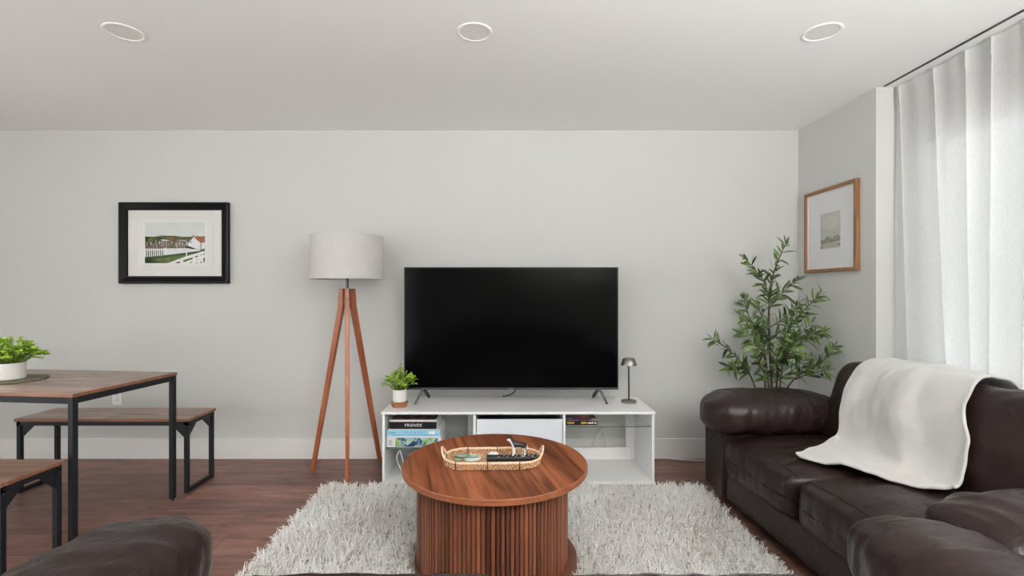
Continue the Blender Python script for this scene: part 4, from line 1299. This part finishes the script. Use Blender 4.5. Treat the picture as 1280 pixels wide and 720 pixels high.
poly([(.33, .37), (.45, .36), (.55, .40), (.68, .43), (.7, .46), (.4, .44)], 4)
poly([(.06, .40), (.16, .38), (.2, .43), (.12, .47), (.04, .46)], 6)
poly([(0, .47), (.2, .46), (.4, .45), (.6, .47), (.72, .50), (.80, .62), (.5, .64), (0, .65)], 5)
rs = random.Random(8)
for i in range(75):
    u = rs.uniform(.0, .70); v = rs.uniform(.45, .55); s_ = rs.uniform(.07, .13)
    poly([(u, v), (u + .016, v - .01), (u + rs.uniform(.0, .03), v + s_)], rs.choice([11, 12, 12, 8, 3, 11, 4]), i % 6 != 0)
poly([(.26, .42), (.36, .43), (.42, .46), (.30, .455)], 8); poly([(.52, .45), (.6, .43), (.7, .45), (.66, .475)], 12)
poly([(.44, .54), (.5, .55), (.52, .63), (.42, .63)], 6)
poly([(0, .66), (.4, .64), (.92, .68), (1, .62), (1, 1), (0, 1)], 6)
poly([(0, .86), (.3, .83), (.62, .76), (.92, .71), (.9, .735), (.6, .81), (.3, .87), (.12, .90), (0, .93)], 7)
poly([(0, .9), (.1, .92), (.25, .97), (.25, 1), (0, 1)], 7)
# house
poly([(.72, .52), (.815, .36), (.92, .50), (.92, .67), (.72, .60)], 8)
poly([(.815, .355), (1, .34), (1, .50), (.92, .50)], 9); poly([(.92, .50), (.955, .50), (.955, .67), (.92, .67)], 10); poly([(.955, .50), (1, .50), (1, .64), (.955, .66)], 8)
poly([(.80, .36), (.80, .31), (.825, .31), (.825, .36)], 9); poly([(.862, .355), (.862, .32), (.882, .32), (.882, .355)], 9)
poly([(.752, .475), (.785, .465), (.785, .51), (.752, .52)], 10)
poly([(.70, .57), (.86, .65), (.80, .66), (.66, .62)], 11)
# far picket fence
poly([(0, .84), (0, .86), (.3, .81), (.33, .64), (0, .645)], 11)
for i in range(10):
    u = i * .0335; v1 = .855 - u * .15
    poly([(u, .645), (u + .009, .632), (u + .018, .645), (u + .018, v1), (u, v1)], 8, i > 0)
poly([(0, .665), (.33, .66), (.33, .685), (0, .69)], 8)
poly([(.325, .625), (.36, .625), (.36, .80), (.325, .805)], 8)
poly([(.36, .645), (.6, .645), (.92, .685), (.92, .70), (.62, .755), (.36, .80)], 8)
for i in range(16):
    u = .37 + i * .022; poly([(u, .66), (u + .0045, .66), (u + .0045, .78 - (u - .36) * .18), (u, .785 - (u - .36) * .18)], 10, i > 0)
# near fence, lower right
poly([(.38, 1), (.70, .83), (1, .70), (1, 1)], 8)
for q in ([(.50, 1), (.56, .96), (.59, .96), (.59, 1)], [(.64, .93), (.80, .855), (.80, .90), (.645, .98)], [(.835, .84), (.89, .81), (.89, .84), (.835, .87)], [(.74, 1), (.80, .955), (.80, .965), (.77, 1)],
          [(.86, .92), (.885, .895), (.885, .91), (.86, .935)], [(.845, 1), (.87, .98), (.89, 1)], [(.93, .93), (.955, 1), (.935, 1)], [(.975, .90), (1, .86), (1, .96), (.985, .99)], [(.93, .80), (.95, .78), (.95, .80), (.93, .82)], [(.975, .78), (1, .76), (1, .785), (.975, .80)], [(.975, .70), (1, .68), (1, .705), (.98, .72)]):
    poly(q, 6 if q[0][0] in (.64, .835) else 11)
poly([(.688, .74), (.705, .74), (.705, .84), (.688, .85)], 8)
PM.build('watercolour_print', art, pc, autosmooth=False)
MB().box(-.350, .350, -.0125, -.0115, -.246, .246).build('glazing', M['picture_glass'], pc)

pc2 = thing('framed_picture', 'oak framed small hazy landscape print with a wide white mat on the right wall', 'picture', (RX - .001, 3.200, 1.655), R(-90))
W2, H2 = .515, .565
frame_sweep(W2, H2, [(0, 0), (0, -.026), (.003, -.028), (.019, -.028), (.022, -.024), (.022, -.012), (.022, 0)], M['frame_wood'], 'frame', pc2)
MB().box(-.236, .236, -.008, -.002, -.261, .261).build('mat_board', plain('white_mat_board', (.78, .785, .79), .85, 0, .15, grain=.01), pc2)
fs_ = frame_sweep(.472, .522, [(0, -.008), (0, -.017), (.005, -.017), (.005, -.008)], plain('pale_fillet', (.72, .66, .58), .5), 'fillet', pc2)
pr = MB(); a2 = [flat('haze_sky', (.47, .455, .42), g=.10, gs=12), flat('haze_trees', (.19, .19, .14), g=.45, gs=50), flat('haze_field', (.42, .39, .29), g=.2, gs=30), flat('haze_dark', (.12, .13, .09), g=.4, gs=60), flat('haze_pale', (.56, .54, .50), g=.06, gs=14)]
def q2(pts, mi, l): pr.add([(-.103 + u * .196, -.0082 - l * .0001, .115 - v * .240) for u, v in pts], [tuple(range(len(pts)))], mi)
q2([(0, 0), (1, 0), (1, 1), (0, 1)], 0, 0)
q2([(.1, .15), (.5, .08), (.9, .2), (.85, .45), (.4, .5), (.12, .4)], 4, 1)
q2([(0, .78), (.08, .72), (.2, .75), (.3, .68), (.42, .66), (.52, .72), (.62, .75), (.72, .66), (.8, .69), (.88, .64), (1, .74), (1, .88), (0, .90)], 1, 2)
q2([(0, .86), (.3, .84), (1, .82), (1, .95), (.4, .97), (0, 1)], 2, 3)
q2([(0, .92), (.12, .90), (.06, .97), (0, 1)], 3, 4); q2([(.78, .86), (1, .80), (1, .86), (.85, .89)], 4, 4); q2([(.8, .92), (1, .90), (1, .95)], 3, 5)
pr.build('landscape_print', a2, pc2, autosmooth=False)
MB().box(-.234, .234, -.0125, -.0118, -.259, .259).build('glazing', M['picture_glass'], pc2)

# ------------------------------------------------------------------ small fittings
ou = thing('wall_outlet', 'white electrical outlet on the back wall behind the dining table', 'outlet', (-2.905, BY, .455))
MB().box(-.035, .035, -.005, 0, -.057, .057).build('cover_plate', M['white'], ou, .002)
MB().box(-.017, .017, -.0068, -.005, -.035, .035).build('socket_face', M['white_ceramic'], ou, .001)
s_ = MB()
for z in (-.018, .018):
    for x in (-.006, .006): s_.box(x - .001, x + .001, -.0072, -.0066, z - .004, z + .004)
s_.build('slots', M['dark_steel'], ou)

cbl = MB().tube(smooth_path([(.86, 3.53, .006), (1.0, 3.543, .010), (1.15, 3.535, .014), (1.32, 3.515, .007), (1.55, 3.49, .006)], 8), .0052, 8).build('floor_cable', M['white_ceramic'])
tag(cbl, 'white cable lying along the baseboard between the stand and the right sofa', 'cable')
cb3 = MB().tube(smooth_path([(.60, 3.522, .02), (.615, 3.525, .10), (.66, 3.53, .19), (.70, 3.535, .225), (.72, 3.54, .14), (.74, 3.54, .01)], 8), .005, 8).build('hanging_cable', M['grey_card'])
tag(cb3, 'grey cable looping behind the right bay of the white stand', 'cable')

dl = thing('recessed_ceiling_light', 'round white recessed ceiling light nearest the left side', 'ceiling light', (-1.775, 2.22, CH), 0, 'recessed lights in the ceiling')
MB().lathe([(.068, -.0005), (.082, -.0003), (.083, -.002), (.080, -.0045), (.071, -.0045), (.068, -.002), (.068, -.0005)], (0, 0, 0), 56).build('trim_ring', M['ceiling'], dl)
MB().lathe([(0, -.0018), (.068, -.0018)], (0, 0, 0), 48).build('diffuser', plain('frosted_diffuser', (.80, .79, .77), .7, grain=.01), dl)
for x, lb in ((-.155, 'round white recessed ceiling light in the middle, above the television'), (1.453, 'round white recessed ceiling light on the right, nearest the window curtain')):
    c = copy_tree(dl); c.location = (x, 2.22, CH); c['label'] = lb

# leafy plant behind the seat, which the dark screen mirrors
pp = thing('broad_leaf_plant', 'tall leafy potted plant standing behind the nearest sofa, mirrored darkly in the television', 'plant', (.10, -.75, 0))
MB().lathe([(0, 0), (.13, 0), (.14, .01), (.165, .30), (.165, .31), (.15, .31), (.146, .27)], (0, 0, 0), 40).build('pot', M['white_ceramic'], pp)
MB().lathe([(0, .275), (.146, .275)], (0, 0, 0), 24).build('soil', M['soil'], pp)
rs = random.Random(3); LL = []; sm = MB()
for i in range(16):
    a = i * 2.4; e = .10 + .26 * (i / 16); zt_ = 1.22 - .55 * (i / 16) + rs.uniform(-.05, .05)
    tip = Vector((math.cos(a) * e, math.sin(a) * e * .7, zt_)); P = smooth_path([(0, 0, .27), (tip.x * .35, tip.y * .35, zt_ * .62), tip], 6)
    sm.tube(P, .006, 6)
    LL.append((tip, (tip - P[-3]).normalized() + Vector((math.cos(a) * .3, math.sin(a) * .3, -.1)), Vector((0, 0, 1)), .26, .062, .35, rs.random(), .9))
sm.build('stems', M['stem_green'], pp); leaves_mesh('foliage', LL, M['palm_leaf'], pp, 8, .1)

# ------------------------------------------------------------------ light
wd = bpy.data.worlds.new('overcast_sky'); scene.world = wd; wd.use_nodes = True
nt = wd.node_tree; bg = nt.nodes['Background']
tc = nt.nodes.new('ShaderNodeTexCoord'); sx = nt.nodes.new('ShaderNodeSeparateXYZ'); nt.links.new(tc.outputs['Generated'], sx.inputs[0])
rp = nt.nodes.new('ShaderNodeValToRGB'); nt.links.new(sx.outputs[2], rp.inputs[0])
rp.color_ramp.elements[0].position = 0; rp.color_ramp.elements[0].color = (.90, .92, .95, 1)
rp.color_ramp.elements[1].position = .8; rp.color_ramp.elements[1].color = (.94, .97, 1.0, 1)
nt.links.new(rp.outputs[0], bg.inputs[0]); bg.inputs[1].default_value = 1.2

def win_light(name, loc, rot, sx_, sy_, power, col=(1, 1, 1)):
    li = bpy.data.lights.new(name, 'AREA'); li.shape = 'RECTANGLE'; li.size = sx_; li.size_y = sy_; li.energy = power; li.color = col
    o = bpy.data.objects.new(name, li); COL.objects.link(o); o.location = loc; o.rotation_euler = rot; return o
# daylight coming in at the three windows
win_light('window_daylight', (WX + .30, (W0 + W1) / 2, (WZ0 + WZ1) / 2), (0, R(90), 0), 3.4, 5.6, 24, (.97, .985, 1))
win_light('window_daylight', (LX - .25, (a0 + a1) / 2, (z0 + z1) / 2), (0, R(-96), 0), z1 - z0, a1 - a0, 60, (.95, .975, 1))
win_light('window_daylight', (( b0 + b1) / 2, FY - .25, 1.08), (R(92), 0, 0), b1 - b0, 2.1, 65, (.98, .99, 1))

# added torchiere, out of view behind the viewer: fill light bounced off the ceiling
tc_ = thing('added_torchiere', 'dark uplighter floor lamp added unseen behind the nearest sofa to brighten the ceiling', 'lamp', (1.30, -1.15, 0))
MB().lathe([(0, 0), (.15, 0), (.15, .012), (.02, .03), (0, .03)], (0, 0, 0), 40).build('base', M['dark_steel'], tc_)
MB().lathe([(.013, .028), (.013, 1.20)], (0, 0, 0), 16).build('pole', M['dark_steel'], tc_)
MB().lathe([(.013, 1.19), (.06, 1.20), (.15, 1.23), (.20, 1.30), (.196, 1.30), (.145, 1.236), (.05, 1.21), (0, 1.208)], (0, 0, 0), 48).build('lamp_bowl', M['dark_steel'], tc_)
li = bpy.data.lights.new('added_torchiere_light', 'AREA'); li.shape = 'DISK'; li.size = .22; li.energy = 345; li.color = (1, .998, .99)
lo = bpy.data.objects.new('added_torchiere_light', li); COL.objects.link(lo); lo.location = (1.30, -1.15, 1.30); lo.rotation_euler = (R(180), 0, 0)

# ------------------------------------------------------------------ camera
cam = bpy.data.cameras.new('camera'); co = bpy.data.objects.new('camera', cam); COL.objects.link(co)
cam.sensor_width = 36; cam.lens = 36 * 600 / 1280; cam.clip_start = .02
cam.shift_x = 5 / 1280; cam.shift_y = 5 / 1280
co.location = (0, 0, 1.238); co.rotation_euler = (R(90), 0, 0)
scene.camera = co

vs_ = scene.view_settings; vs_.view_transform = 'Standard'; vs_.look = 'None'; vs_.gamma = 1; vs_.exposure = 0.0
vs_.use_curve_mapping = False
cy = scene.cycles; cy.use_denoising = True
try: cy.denoiser = 'OPENIMAGEDENOISE'
except Exception: pass
cy.max_bounces = 10; cy.diffuse_bounces = 6; cy.glossy_bounces = 4; cy.transparent_max_bounces = 12
cy.caustics_reflective = False; cy.caustics_refractive = False
